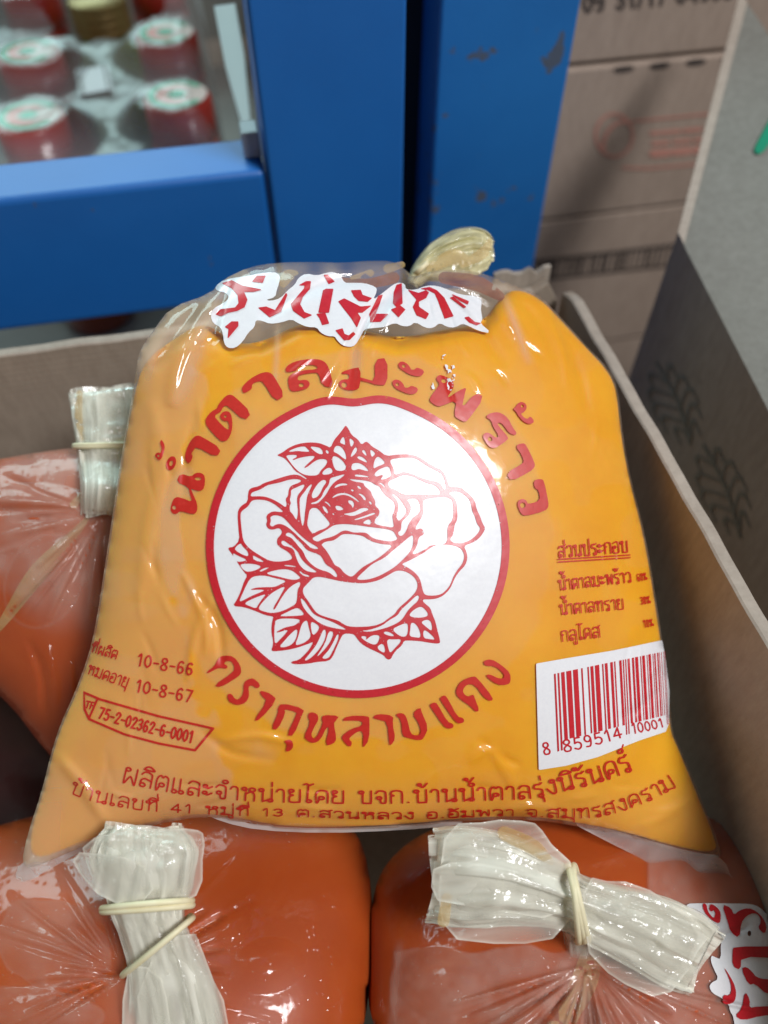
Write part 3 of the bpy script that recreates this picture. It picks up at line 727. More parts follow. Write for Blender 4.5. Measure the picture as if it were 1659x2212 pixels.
# ---- a pen alphabet for the small lettering: width, strokes; ('c', x, y, r) is a loop
_hd = ('c', .13, .89, .09)
A_ = {
 'ก': (.66, [[(.08,0),(.08,.52),(.2,.6),(.06,.7),(.12,.93),(.32,1),(.52,.93),(.58,.75),(.58,0)]]),
 'ข': (.64, [_hd, [(.22,.85),(.2,.7),(.1,.6),(.12,.1),(.2,0),(.45,0),(.55,.1),(.55,1)]]),
 'ค': (.68, [('c',.34,.42,.1), [(.08,0),(.08,.7),(.2,.95),(.34,1),(.5,.95),(.6,.7),(.6,0)], [(.08,0),(.26,.36)]]),
 'ง': (.54, [('c',.36,.9,.09), [(.45,.9),(.45,.15),(.38,.02),(.28,.02),(.05,.45)]]),
 'จ': (.6, [('c',.2,.42,.09), [(.05,.8),(.15,.97),(.3,1),(.45,.93),(.5,.75),(.5,.1),(.42,0),(.3,.02),(.26,.15),(.26,.33)]]),
 'ด': (.68, [('c',.32,.38,.1), [(.22,.3),(.14,0),(.08,.05),(.06,.5),(.1,.8),(.22,.97),(.36,1),(.52,.95),(.6,.75),(.6,0)]]),
 'ต': (.68, [('c',.32,.38,.1), [(.22,.3),(.14,0),(.08,.05),(.06,.6),(.12,.9),(.24,1),(.33,.88),(.42,1),(.55,.92),(.6,.75),(.6,0)]]),
 'ท': (.7, [_hd, [(.2,.85),(.2,0)], [(.2,.6),(.36,.9),(.48,1),(.58,.9),(.6,0)]]),
 'น': (.72, [_hd, [(.2,.85),(.2,0)], [(.2,.02),(.48,.14)], ('c',.55,.1,.09), [(.62,.1),(.62,1)]]),
 'บ': (.68, [_hd, [(.2,.85),(.2,.08),(.28,0),(.5,0),(.58,.08),(.58,1)]]),
 'ป': (.68, [_hd, [(.2,.85),(.2,.08),(.28,0),(.5,0),(.58,.08),(.58,1.45)]]),
 'ผ': (.7, [('c',.2,.88,.09), [(.1,.88),(.1,.05),(.16,0),(.36,.45),(.56,0),(.62,.05),(.62,1)]]),
 'พ': (.74, [('c',.12,.9,.09), [(.2,.88),(.2,.02),(.4,.75),(.6,.02),(.62,1)]]),
 'ม': (.72, [_hd, ('c',.13,.1,.09), [(.2,.85),(.2,.15)], [(.22,.1),(.45,.02),(.62,.02),(.62,1)]]),
 'ย': (.66, [('c',.17,.9,.09), [(.08,.9),(.1,.65),(.25,.55),(.1,.45),(.08,.1),(.16,0),(.48,0),(.56,.1),(.56,1)]]),
 'ร': (.54, [('c',.34,.08,.09), [(.42,.1),(.42,.5),(.1,.66),(.08,.85),(.2,.95),(.32,.9),(.46,1)]]),
 'ล': (.68, [('c',.2,.12,.1), [(.1,.15),(.1,.4),(.25,.55),(.56,.45)], [(.08,.8),(.2,.98),(.36,1),(.52,.93),(.58,.75),(.58,0)]]),
 'ว': (.56, [('c',.38,.1,.09), [(.47,.1),(.48,.7),(.4,.93),(.26,1),(.1,.93),(.05,.78)]]),
 'ส': (.7, [('c',.2,.12,.1), [(.1,.15),(.1,.4),(.25,.55),(.56,.45)], [(.08,.8),(.2,.98),(.36,1),(.52,.93),(.58,.75),(.58,0)], [(.45,.9),(.68,1.12)]]),
 'ห': (.72, [_hd, [(.2,.85),(.2,0)], [(.2,.5),(.45,.72)], ('c',.5,.86,.11), [(.44,.7),(.6,.5),(.6,0)]]),
 'อ': (.64, [('c',.18,.52,.09), [(.08,.55),(.08,.1),(.18,0),(.44,0),(.54,.12),(.54,.8),(.44,.97),(.28,1),(.1,.88)]]),
 'า': (.48, [[(.05,.8),(.12,.96),(.24,1),(.34,.93),(.38,.75),(.38,0)]]),
 'ะ': (.48, [('c',.1,.78,.08), [(.15,.72),(.22,.64),(.42,.8)], ('c',.1,.3,.08), [(.15,.24),(.22,.16),(.42,.32)]]),
 'เ': (.34, [[(.1,1),(.1,.18)], ('c',.18,.1,.09)]),
 'แ': (.66, [[(.1,1),(.1,.18)], ('c',.18,.1,.09), [(.42,1),(.42,.18)], ('c',.5,.1,.09)]),
 'โ': (.42, [[(.0,1.42),(.12,1.5),(.25,1.38),(.42,1.5)], [(.2,1.35),(.16,.18)], ('c',.24,.1,.09)]),
 'ิ': (0, [[(-.55,1.15),(-.45,1.32),(-.3,1.38),(-.15,1.3),(-.06,1.15),(-.55,1.15)]]),
 'ี': (0, [[(-.55,1.15),(-.45,1.32),(-.3,1.38),(-.15,1.3),(-.06,1.15),(-.55,1.15)], [(-.07,1.15),(-.07,1.5)]]),
 'ั': (0, [('c',-.45,1.3,.08), [(-.38,1.22),(-.28,1.18),(-.06,1.42)]]),
 '่': (0, [[(-.1,1.22),(-.1,1.52)]]), '่^': (0, [[(-.1,1.58),(-.1,1.85)]]),
 '้': (0, [('c',-.4,1.42,.07), [(-.34,1.36),(-.3,1.22),(-.2,1.25),(-.05,1.52)]]),
 '้^': (0, [('c',-.4,1.72,.07), [(-.34,1.66),(-.3,1.52),(-.2,1.55),(-.05,1.82)]]),
 '์': (0, [('c',-.25,1.3,.09), [(-.2,1.38),(-.05,1.6)]]),
 'ุ': (0, [[(-.18,-.12),(-.1,-.14),(-.1,-.42)]]), 'ู': (0, [[(-.3,-.12),(-.3,-.36),(-.1,-.36),(-.1,-.12)]]),
 'ํ': (0, [('c',-.15,1.27,.1)]),
 '0': (.62, [[(.28,0),(.08,.25),(.08,.75),(.28,1),(.48,.75),(.48,.25),(.28,0)]]), '1': (.5, [[(.1,.8),(.28,1),(.28,0)]]),
 '2': (.62, [[(.08,.75),(.15,.95),(.3,1),(.46,.9),(.46,.7),(.08,.02)], [(.08,.02),(.5,.02)]]), '3': (.62, [[(.08,.85),(.28,1),(.46,.85),(.42,.6),(.25,.53),(.45,.45),(.48,.2),(.28,0),(.06,.15)]]),
 '4': (.62, [[(.4,0),(.4,1)], [(.4,1),(.05,.3)], [(.05,.3),(.54,.3)]]), '5': (.62, [[(.46,1),(.14,1)], [(.14,1),(.1,.55)], [(.1,.55),(.3,.62),(.48,.45),(.46,.15),(.28,0),(.06,.12)]]),
 '6': (.62, [[(.44,.9),(.3,1),(.12,.8),(.08,.35),(.18,.03),(.38,.03),(.48,.25),(.4,.5),(.2,.52),(.09,.35)]]), '7': (.6, [[(.06,1),(.5,1)], [(.5,1),(.22,0)]]),
 '8': (.62, [[(.28,.54),(.1,.72),(.14,.94),(.28,1),(.42,.94),(.46,.72),(.28,.54),(.07,.3),(.12,.05),(.28,0),(.44,.05),(.49,.3),(.28,.54)]]),
 '9': (.62, [[(.47,.65),(.36,.48),(.18,.5),(.08,.72),(.16,.97),(.36,.98),(.48,.75),(.46,.35),(.36,.05),(.14,.05)]]),
 '-': (.5, [[(.06,.45),(.4,.45)]]), '.': (.3, [[(.12,.04),(.14,.04)]]), ' ': (.45, []), '%': (.8, [('c',.15,.8,.12), ('c',.6,.2,.12), [(.15,0),(.6,1)]]),
 'F': (.56, [[(.08,0),(.08,1)], [(.08,1),(.48,1)], [(.08,.55),(.4,.55)]]), 'T': (.6, [[(.28,0),(.28,1)], [(.02,1),(.54,1)]]), '/': (.5, [[(.05,0),(.42,1)]]),
}


def write(g, text, base, heights, pen, slant=0.0):
    """letter a line along a curved base, filling it from end to end"""
    b = catmull(base, 8) if len(base) > 2 else np.asarray(base, float)
    L = np.r_[0, np.cumsum(np.hypot(*np.diff(b, axis=0).T))]
    glyphs, x = [], 0.0
    i = 0
    while i < len(text):
        c = text[i]
        if i + 1 < len(text) and text[i + 1] == '^':
            c += '^'; i += 1
        w, st = A_[c]
        glyphs.append((x - (0 if w else .07), st)); x += w + (.07 if w else 0)
        i += 1
    hs = np.asarray(heights, float)
    hx = np.linspace(0, 1, len(hs))

    def at(px, py):
        s = np.clip(np.asarray(px) / x, 0, 1)
        q = s * L[-1]
        X, Y = np.interp(q, L, b[:, 0]), np.interp(q, L, b[:, 1])
        e = L[-1] * .02
        tx = np.interp(q + e, L, b[:, 0]) - np.interp(q - e, L, b[:, 0])
        ty = np.interp(q + e, L, b[:, 1]) - np.interp(q - e, L, b[:, 1])
        n = np.hypot(tx, ty) + 1e-9
        h = np.interp(s, hx, hs)
        return np.c_[X + ty / n * py * h + slant * tx / n * py * h, Y - tx / n * py * h]
    k = 0
    for gx, st in glyphs:
        for sk in st:
            if sk[0] == 'c':
                a = np.linspace(0, 2 * math.pi, 11)
                p = np.c_[gx + sk[1] + 1.25 * sk[3] * np.cos(a), sk[2] + 1.25 * sk[3] * np.sin(a)]
            else:
                p = catmull(np.asarray(sk, float), 4) + (gx, 0)
            g.stroke(at(p[:, 0], p[:, 1]), pen)


def ean13(code):
    Lc = ['0001101', '0011001', '0010011', '0111101', '0100011', '0110001', '0101111', '0111011', '0110111', '0001011']
    par = ['LLLLLL', 'LLGLGG', 'LLGGLG', 'LLGGGL', 'LGLLGG', 'LGGLLG', 'LGGGLL', 'LGLGLG', 'LGLGGL', 'LGGLGL'][int(code[0])]
    out = '101'
    for d, p_ in zip(code[1:7], par):
        s = Lc[int(d)]
        if p_ == 'G':
            s = ''.join('1' if c == '0' else '0' for c in s)[::-1]
        out += s
    out += '01010'
    for d in code[7:]:
        out += ''.join('1' if c == '0' else '0' for c in Lc[int(d)])
    return out + '101'


# ------------------------------------------------------------------ setting
v, f = box_geo((-3, -2, -.45), (3, 6, -.40))
o = mesh_obj('floor', v, f, M['floor']); o['kind'] = 'structure'

RIM = 0.235           # height of the open box's rim
BX0, BX1, BY0, BY1 = -.26, .1506, -.06, .2945
CT = .0055


def sheet_card(name, p0, p1, mat, parent):
    v_, f_ = box_geo(p0, p1, .0012)
    return mesh_obj(name, v_, f_, mat, parent)


# lower carton that carries the open box
lo = empty('carton', (-.05, .11, -.40))
tag(lo, 'closed cardboard carton underneath the open box of sugar bags', 'carton')
v, f = box_geo((BX0 + .01, BY0 + .01, -.40), (BX1 + .004, BY1 + .004, -.004), .002)
mesh_obj('carton_body', v, f, M['card'], lo)
v, f = box_geo((-.08, BY0 + .012, -.004), (-.03, BY1, -.0035))
mesh_obj('packing_tape', v, f, M['paper'], lo)

# open box
bxo = empty('cardboard_box', (-.05, .11, 0))
tag(bxo, 'open brown cardboard box with a torn back corner holding the sugar bags', 'box')
sheet_card('bottom_panel', (BX0, BY0, 0), (BX1 + CT, BY1 + CT, .004), M['card'], bxo)


def rim_wall(name, a, b, inward, torn=None):
    """upright cardboard wall with slightly wavy rim between plan points a and b"""
    a = np.array(a); b = np.array(b); inward = np.array(inward)
    n = 60
    V_, F_ = [], []
    for i in range(n + 1):
        s = i / n
        q = a + (b - a) * s
        top = RIM + .0004 * math.sin(s * 9 + 1) + .0003 * math.sin(s * 47) + .0002 * math.sin(s * 90)
        if torn is not None:
            top -= torn(s)
        bow = .0003 * math.sin(s * 7 + 2)
        for (k, z) in ((0, .004), (0, top - .0006), (.15, top), (.85, top), (1, top - .0006), (1, .004)):
            e = q - inward * CT * k + inward * bow
            V_.append((e[0], e[1], z))
    for i in range(n):
        for k in range(5):
            F_.append((i * 6 + k, i * 6 + k + 1, (i + 1) * 6 + k + 1, (i + 1) * 6 + k))
    F_.append(tuple(range(6))); F_.append(tuple(n * 6 + k for k in range(6))[::-1])
    o_ = mesh_obj(name, V_, F_, M['card'], bxo)
    o_.data.materials.append(M['card_edge'])
    for pl_ in o_.data.polygons:
        zs = [o_.data.vertices[w].co.z for w in pl_.vertices]
        if min(zs) > RIM - .03 and max(zs) - min(zs) < .002:
            pl_.material_index = 1
    return o_


rim_wall('back_wall', (BX0, BY1), (BX1, BY1), (0, -1), lambda s: .012 * max(0, (s - .985) / .015) + (.006 * max(0, math.sin((s - .93) * 60)) if .93 < s < .98 else 0))
rim_wall('side_wall', (BX1, BY0), (BX1, BY1 - .004), (-1, 0), lambda s: .004 * max(0, (s - .97) / .03))
rim_wall('side_wall', (BX0, BY1), (BX0, BY0), (1, 0))
rim_wall('front_wall', (BX1, BY0), (BX0, BY0), (0, 1))
# torn paper fibres left standing at the corner
rt = []
for k in range(9):
    x = .118 + k * .0036
    zz = RIM + .001 + .004 * RNG.random()
    rt.append((x, zz))
V_, F_ = [], []
for k, (x, zz) in enumerate(rt):
    for yy in (BY1 + CT + .0005, BY1 + CT + .003):
        V_ += [(x, yy, RIM - .03), (x, yy + .001 * RNG.random(), zz)]
for k in range(len(rt) - 1):
    a = k * 4
    F_ += [(a, a + 4, a + 5, a + 1), (a + 2, a + 3, a + 7, a + 6), (a + 1, a + 5, a + 7, a + 3)]
mesh_obj('torn_flap', V_, F_, M['card_edge'], bxo)

# ---------------------------------------------------------------- blue rack
rack = empty('blue_rack', (0.05, .40, -.40))
tag(rack, 'blue painted shelf rack with two worn uprights and a cross beam', 'rack')
v, f = box_geo((.018, .357, -.40), (.0845, .402, .95), .0018)
mesh_obj('upright', v, f, M['blue'], rack)
v, f = box_geo((.112, .402, -.40), (.1835, .445, .95), .0018)
o = mesh_obj('upright', v, f, M['blue_worn'], rack)
o['label'] = 'worn blue upright with chipped paint'
v, f = box_geo((.0846, .436, -.40), (.1119, .442, .95))
mesh_obj('gap_shade_strip', v, f, M['black'], rack)  # added strip, its black paints the shade of the deep gap
v, f = box_geo((-.75, .36, .198), (.0165, .394, .271), .003)
mesh_obj('beam', v, f, M['blue'], rack)
v, f = box_geo((.008, .372, .2715), (.0165, .385, .284), .001)
mesh_obj('bolt_lug', v, f, M['lug'], rack)
v, f = box_geo((-.75, .396, .062), (.10, .95, .074))
mesh_obj('shelf_panel', v, f, M['floor'], rack)

# ---------------------------------------------------------------- bottles behind the beam
CAPZ = float(P(385, 222, .50)[2])
spots = [(382, 205), (358, 70), (62, 250), (60, 112), (60, -28), (330, -60)]


def make_bottle(x, y):
    e = empty('capped_bottle', (x, y, .075))
    tag(e, 'dark bottle with red screw cap and green ring print, under shrink wrap', 'bottle', 'red-capped bottles in the shrink-wrapped pack')
    h = CAPZ - .075
    body = [(0, 0), (.026, 0), (.028, .003), (.028, h - .065), (.026, h - .055), (.019, h - .035), (.0185, h - .026), (0, h - .026)]
    v_, f_ = lathe(body, 40, (x, y, .075))
    mesh_obj('bottle_body', v_, f_, M['bottle'], e, True)
    prof = [(0, -.0005), (.0195, -.0005), (.0205, -.0015), (.0222, -.003), (.0224, -.026), (.0212, -.0265), (.0205, -.028), (.0222, -.0285), (.0222, -.033), (0, -.033)]
    v_, f_ = lathe(prof, 48, (x, y, CAPZ))
    cp = mesh_obj('cap', v_, f_, M['cap'], e, True)

    def ring(nm, r0, r1, z, mat, a0=0, a1=2 * math.pi):
        V2, F2 = [], []
        n = 44
        for i in range(n + 1):
            a = a0 + (a1 - a0) * i / n
            V2 += [(x + r0 * math.cos(a), y + r0 * math.sin(a), CAPZ + z), (x + r1 * math.cos(a), y + r1 * math.sin(a), CAPZ + z)]
        for i in range(n):
            F2.append((2 * i, 2 * i + 1, 2 * i + 3, 2 * i + 2))
        mesh_obj(nm, V2, F2, mat, cp)
    ring('cap_disc', 0.0, .0196, .0002, M['cap_top'])
    ring('ring_print', .0145, .0188, .0006, M['cap_green'], .5, 5.6)
    ring('ring_print', .0075, .0135, .0006, M['cap_pink'], 1.0, 5.0)
    ring('ring_print', .0, .0055, .0006, M['cap_green'])
    return e


cps = []
for (px, py) in spots:
    q = onplane(px, py, 2, CAPZ)
    cps.append((q[0], q[1]))
    make_bottle(q[0], q[1])
# the gold-topped green bottle showing through the torn wrap
q = onplane(208, -5, 2, CAPZ)
jb = empty('green_bottle', (q[0], q[1], .075))
tag(jb, 'green glass bottle with gold ringed neck standing among the red caps', 'bottle')
h = CAPZ - .075
v, f = lathe([(0, 0), (.027, 0), (.028, .003), (.028, h - .05), (.02, h - .03), (.02, h - .022), (0, h - .022)], 40, (q[0], q[1], .075))
mesh_obj('bottle_body', v, f, M['green_glass'], jb, True)
prof = [(0, 0)]
for k in range(4):
    z = -.006 * k
    prof += [(.0215, z), (.0225, z - .0015), (.0225, z - .004), (.021, z - .0055)]
prof += [(0, -.024)]
v, f = lathe(prof, 40, (q[0], q[1], CAPZ))
mesh_obj('gold_neck', v, f, M['gold'], jb, True)

# shrink wrap: draped over the caps
sx0, sx1, sy0, sy1 = -.26, -.0005, .44, .86
nx_, ny_ = 110, 150
V_, F_, mk = [], [], []
for j in range(ny_):
    for i in range(nx_):
        x = sx0 + (sx1 - sx0) * i / (nx_ - 1)
        y = sy0 + (sy1 - sy0) * j / (ny_ - 1)
        z = CAPZ - .016
        m_ = .72
        for cx, cy in cps:
            d = math.hypot(x - cx, y - cy)
            k = 1 - min(max((d - .0235) / .022, 0), 1)
            k = k * k * (3 - 2 * k)
            z = max(z, CAPZ - .016 + .0175 * k)
            k2 = 1 - min(max((d - .024) / .036, 0), 1)
            m_ = min(m_, .72 - .66 * k2)
        z += .0022 * (vnoise(x * 1000, y * 1000, 23, 3) - .5) + .0012 * (vnoise(x * 1000, y * 1000, 7, 4) - .5)
        ed = max(0, x - (-.018)) / .018
        z -= .05 * ed * ed
        fr = max(0, .455 - y) / .015
        z -= .04 * fr * fr
        V_.append((x, y, z)); mk.append(m_)
hole = (q[0], q[1])
for j in range(ny_ - 1):
    for i in range(nx_ - 1):
        a = j * nx_ + i
        c = V_[a]
        rr = math.hypot((c[0] - hole[0]) * .8, c[1] - hole[1] + .004)
        if rr < .036 + .006 * math.sin(9 * math.atan2(c[1] - hole[1], c[0] - hole[0])):
            continue
        F_.append((a, a + 1, a + nx_ + 1, a + nx_))
wr = empty('shrink_wrap', (-.13, .6, CAPZ - .02))
tag(wr, 'milky torn shrink wrap stretched over the red-capped bottles', 'plastic wrap')
o = mesh_obj('wrap_sheet', V_, F_, M['wrap'], wr, True)
at = o.data.attributes.new('milk', 'FLOAT', 'POINT'); at.data.foreach_set('value', mk)
c = [onplane(px, py, 2, CAPZ - .0125) for px, py in ((163, 150), (232, 141), (243, 192), (172, 205))]
v, f = slab(c, .0006)
lb = mesh_obj('price_label', v, f, M['paper'], wr)
for k, (t0, t1) in enumerate(((.06, .1), (.14, .16), (.86, .9))):
    a = np.array(c)
    top, bot = a[0] * (1 - t0) + a[1] * t0, a[3] * (1 - t0) + a[2] * t0
    top2, bot2 = a[0] * (1 - t1) + a[1] * t1, a[3] * (1 - t1) + a[2] * t1
    up = np.array([0, 0, .0011])
    mesh_obj('label_line', [top + up, top2 + up, bot2 + up, bot + up], [(0, 1, 2, 3)], M['card_grey'], lb)

# white board added as stand-in for the daylight gap; grey crate farther back
pw = [onplane(px, py, 1, .47) for px, py in ((462, 14), (508, 8), (528, 120), (545, 300), (520, 262), (488, 150))]
v, f = slab([tuple(a) for a in pw], .0008)
o = mesh_obj('daylight_gap_board', v, f, M['sheet'])
tag(o, 'narrow white board standing in for the bright daylight gap between shrink wrap and blue upright', 'board')
cr = empty('grey_carton', (-.1, 1.1, -.40))
tag(cr, 'plain grey carton standing far behind the bottles', 'carton')
v, f = box_geo((-.8, .98, -.40), (.10, 1.3, .20), .003)
mesh_obj('carton_body', v, f, M['card_grey'], cr)
v, f = box_geo((-.8, .976, .06), (.10, .9795, .09))
mesh_obj('packing_tape', v, f, M['card_edge'], cr)

# ---------------------------------------------------------------- cartons stacked behind on the right
YC = .50
za = float(onplane(1300, 140, 1, YC)[2])
zb = float(onplane(1300, 463, 1, YC)[2])
zc = zb - .135
CX0, CX1 = .155, .62


def flat_print(name, grid, z_of, mat, parent):
    pts, faces = grid.mesh()
    return mesh_obj(name, z_of(pts), faces, mat, parent)


def carton(label, z0, z1, dy=0.0):
    e = empty('stacked_carton', ((CX0 + CX1) / 2, YC + .15, z0))
    tag(e, label, 'carton', 'cartons stacked behind the blue rack')
    v_, f_ = box_geo((CX0, YC + dy, z0 + .0012), (CX1, YC + .30 + dy, z1 - .0012), .0018)
    mesh_obj('carton_body', v_, f_, M['card_pink'], e)
    return e


c3 = carton('pinkish carton with a row of dark numbers, on top of the phone-emblem carton', za, za + .135, .002)
c2 = carton('pinkish carton printed with a faded red telephone emblem and text panel', zb, za, 0)
c1 = carton('pinkish carton with a dark bar code strip, beneath the phone-emblem carton', zc, zb, .001)
c0 = carton('plain pinkish carton at the bottom of the stack behind the rack', -.40, zc, .003)


def proj_front(dy):
    def fn(p):
        d = ray(p[:, 0], p[:, 1])
        t_ = ((YC + dy - .0006) - CAM[1]) / d[:, 1]
        return CAM + d * t_[:, None]
    return fn


g = Grid(1230, -60, 1640, 60, 1.5)
write(g, '09 31/17 04905', [(1262, 26), (1590, -6)], [36, 36], 7)
flat_print('number_print', g, proj_front(.002), M['dark_print'], c3)
g = Grid(1240, 110, 1640, 200, 2)
for k in range(4):
    x = 1348 + k * 78
    y = 150 - k * 7.5
    g.poly([(x - 22, y - 6), (x + 22, y - 10), (x + 20, y + 4), (x - 20, y + 8)], 1)
flat_print('edge_print', g, proj_front(0), M['dark_print'], c2)
g = Grid(1260, 220, 1640, 380, 1.5)
a = np.linspace(0, 2 * math.pi, 50)
g.stroke(np.c_[1327 + 40 * np.cos(a), 292 + 46 * np.sin(a)], 6)
g.stroke(catmull([(1302, 318), (1310, 290), (1330, 268), (1352, 262)], 6), [15] + [8] * 17 + [15])
g.stroke([(1366, 262), (1640, 235)], 5)
g.stroke([(1345, 362), (1400, 364), (1640, 342)], 5)
for k in range(3):
    for i in range(9):
        x = 1408 + i * 23 + 4 * math.sin(i * 3 + k)
        y = 288 + k * 22 - (x - 1408) * .085
        g.stroke([(x, y), (x + 15, y - 1)], 9 if k < 2 else 17)
flat_print('phone_print', g, proj_front(0), M['pink_print'], c2)
g = Grid(1140, 520, 1640, 640, 1.5)
x = 1165
while x < 1640:
    w = random.choice((2.5, 4, 6.5))
    y = 562 - (x - 1165) * .11
    g.poly([(x, y), (x + w, y), (x + w - 9, y + 38), (x - 9, y + 38)], 0)
    x += w + random.choice((4, 6, 9))
g.stroke([(1150, 566), (1640, 508)], 7)
g.stroke([(1130, 608), (1640, 552)], 6)
flat_print('bar_code', g, proj_front(.001), M['dark_print'], c1)

# ---------------------------------------------------------------- neighbouring open carton on the right
XN = .215
nb = empty('open_carton', (.40, .20, -.40))
tag(nb, 'grey-brown open carton with raised flap and green marks beside the sugar box', 'carton')
P1, P2 = onplane(1464, 504, 0, XN), onplane(1700, 965, 0, XN)
L1, L2 = onplane(1372, 785, 0, XN), onplane(1750, 1700, 0, XN)
low1 = np.array([XN, L1[1], -.40]); low2 = np.array([XN, P2[1] - .2, -.40])
P2b = P2 + (P2 - P1) * .6
v, f = slab([P1, low1, np.array([XN, P2b[1], -.40]), P2b], -.005)
mesh_obj('side_panel', v, f, M['card'], nb)
P3 = P(1592, 10, .455)
d3 = P3 - P1
e3 = (P2b - P1)
nfl = np.cross(e3, d3); nfl /= np.linalg.norm(nfl)
FT = -.004 if nfl @ (CAM - P1) > 0 else .004
nfl = nfl if nfl @ (CAM - P1) > 0 else -nfl
v, f = slab([P1, P1 + e3, P1 + e3 + d3 * 1.06, P1 + d3 * 1.06], FT)
o = mesh_obj('flap', v, f, M['card_grey'], nb)
lift_ = nfl * .0006
v, f = slab([P1 + lift_, P1 + d3 * 1.06 + lift_, P1 + d3 * 1.06 + e3 * .05 + lift_, P1 + e3 * .04 + lift_], .0004)
mesh_obj('flap_edge', v, f, M['card_edge'], nb)
v, f = box_geo((XN + .006, P2b[1], -.40), (XN + .32, P1[1], -.39))
mesh_obj('bottom_panel', v, f, M['card'], nb)
v, f = slab([np.array([XN + .005, P1[1], -.40]), np.array([XN + .32, P1[1], -.40]), np.array([XN + .32, P1[1], P1[2] - .02]), np.array([XN + .005, P1[1], P1[2] - .02])], -.005)
mesh_obj('back_panel', v, f, M['card'], nb)
nf = np.cross(e3, d3); nf /= np.linalg.norm(nf)
if nf @ (CAM - P1) < 0:
    nf = -nf


def proj_plane(p0, n_, lift):
    def fn(p):
        d = ray(p[:, 0], p[:, 1])
        t_ = ((p0 + n_ * lift - CAM) @ n_) / (d @ n_)
        return CAM + d * t_[:, None]
    return fn


g = Grid(1600, 180, 1760, 360, 2)
g.poly([(1642, 296), (1626, 328), (1646, 334), (1668, 300), (1720, 200), (1695, 200)], 1)
flat_print('green_mark', g, proj_plane(P1, nf, .0012), M['green'], nb)
g = Grid(1340, 700, 1700, 1300, 3)
for (cx, cy, L_, rt_) in ((1455, 870, 190, -.42), (1560, 1060, 215, -.40)):
    ca_, sa_ = math.cos(rt_), math.sin(rt_)
    to = lambda u_, w_: (cx + w_ * ca_ - u_ * sa_, cy + w_ * sa_ + u_ * ca_)
    g.stroke(catmull([to(-L_ / 2, 0), to(0, 8), to(L_ / 2, -4)], 8), 6)
    for sd in (-1, 1):
        for k in range(5):
            u0 = -L_ * .42 + k * L_ * .17
            wd = sd * 46 * math.sin(math.pi * (k + 1.2) / 6.2)
            g.stroke(catmull([to(u0 + 34, 4), to(u0 + 4, wd * .7), to(u0 + 8, wd), to(u0 + 40, wd * 1.05)], 6), [4] * 7 + [8] * 6 + [3] * 6)
flat_print('green_print', g, proj_plane(P1, np.array([-1., 0, 0]), .0008), M['green_print'], nb)


# ================================================================== the bags
def set_milk(o_, vals):
    at_ = o_.data.attributes.new('milk', 'FLOAT', 'POINT')
    at_.data.foreach_set('value', np.clip(np.asarray(vals, np.float32), 0, 1))


def closed_skin(name, outline, step, front, back, mat, parent, milk=None):
    """front and back sheets joined along the outline"""
    p = np.asarray(outline, float)
    g_ = Grid(p[:, 0].min() - 4, p[:, 1].min() - 4, p[:, 0].max() + 4, p[:, 1].max() + 4, step)
    g_.poly(p, 0)
    pts, faces = g_.mesh()
    n = len(pts)
    A = P(pts[:, 0], pts[:, 1], front(pts[:, 0], pts[:, 1]))
    B = P(pts[:, 0], pts[:, 1], back(pts[:, 0], pts[:, 1]))
    # boundary edges -> side strip
    cnt = {}
    for fc in faces:
        for k in range(len(fc)):
            a_, b_ = fc[k], fc[(k + 1) % len(fc)]
            e_ = (min(a_, b_), max(a_, b_))
            cnt[e_] = cnt.get(e_, []) + [(a_, b_)]
    side = [(b_, a_, a_ + n, b_ + n) for e_, l in cnt.items() if len(l) == 1 for a_, b_ in l]
    F2 = faces + [tuple(q_ + n for q_ in fc[::-1]) for fc in faces] + side
    o_ = mesh_obj(name, np.vstack([A, B]), F2, mat, parent, True)
    if milk is not None:
        mv = milk(pts[:, 0], pts[:, 1])
        set_milk(o_, np.r_[mv, mv * .6])
    return o_


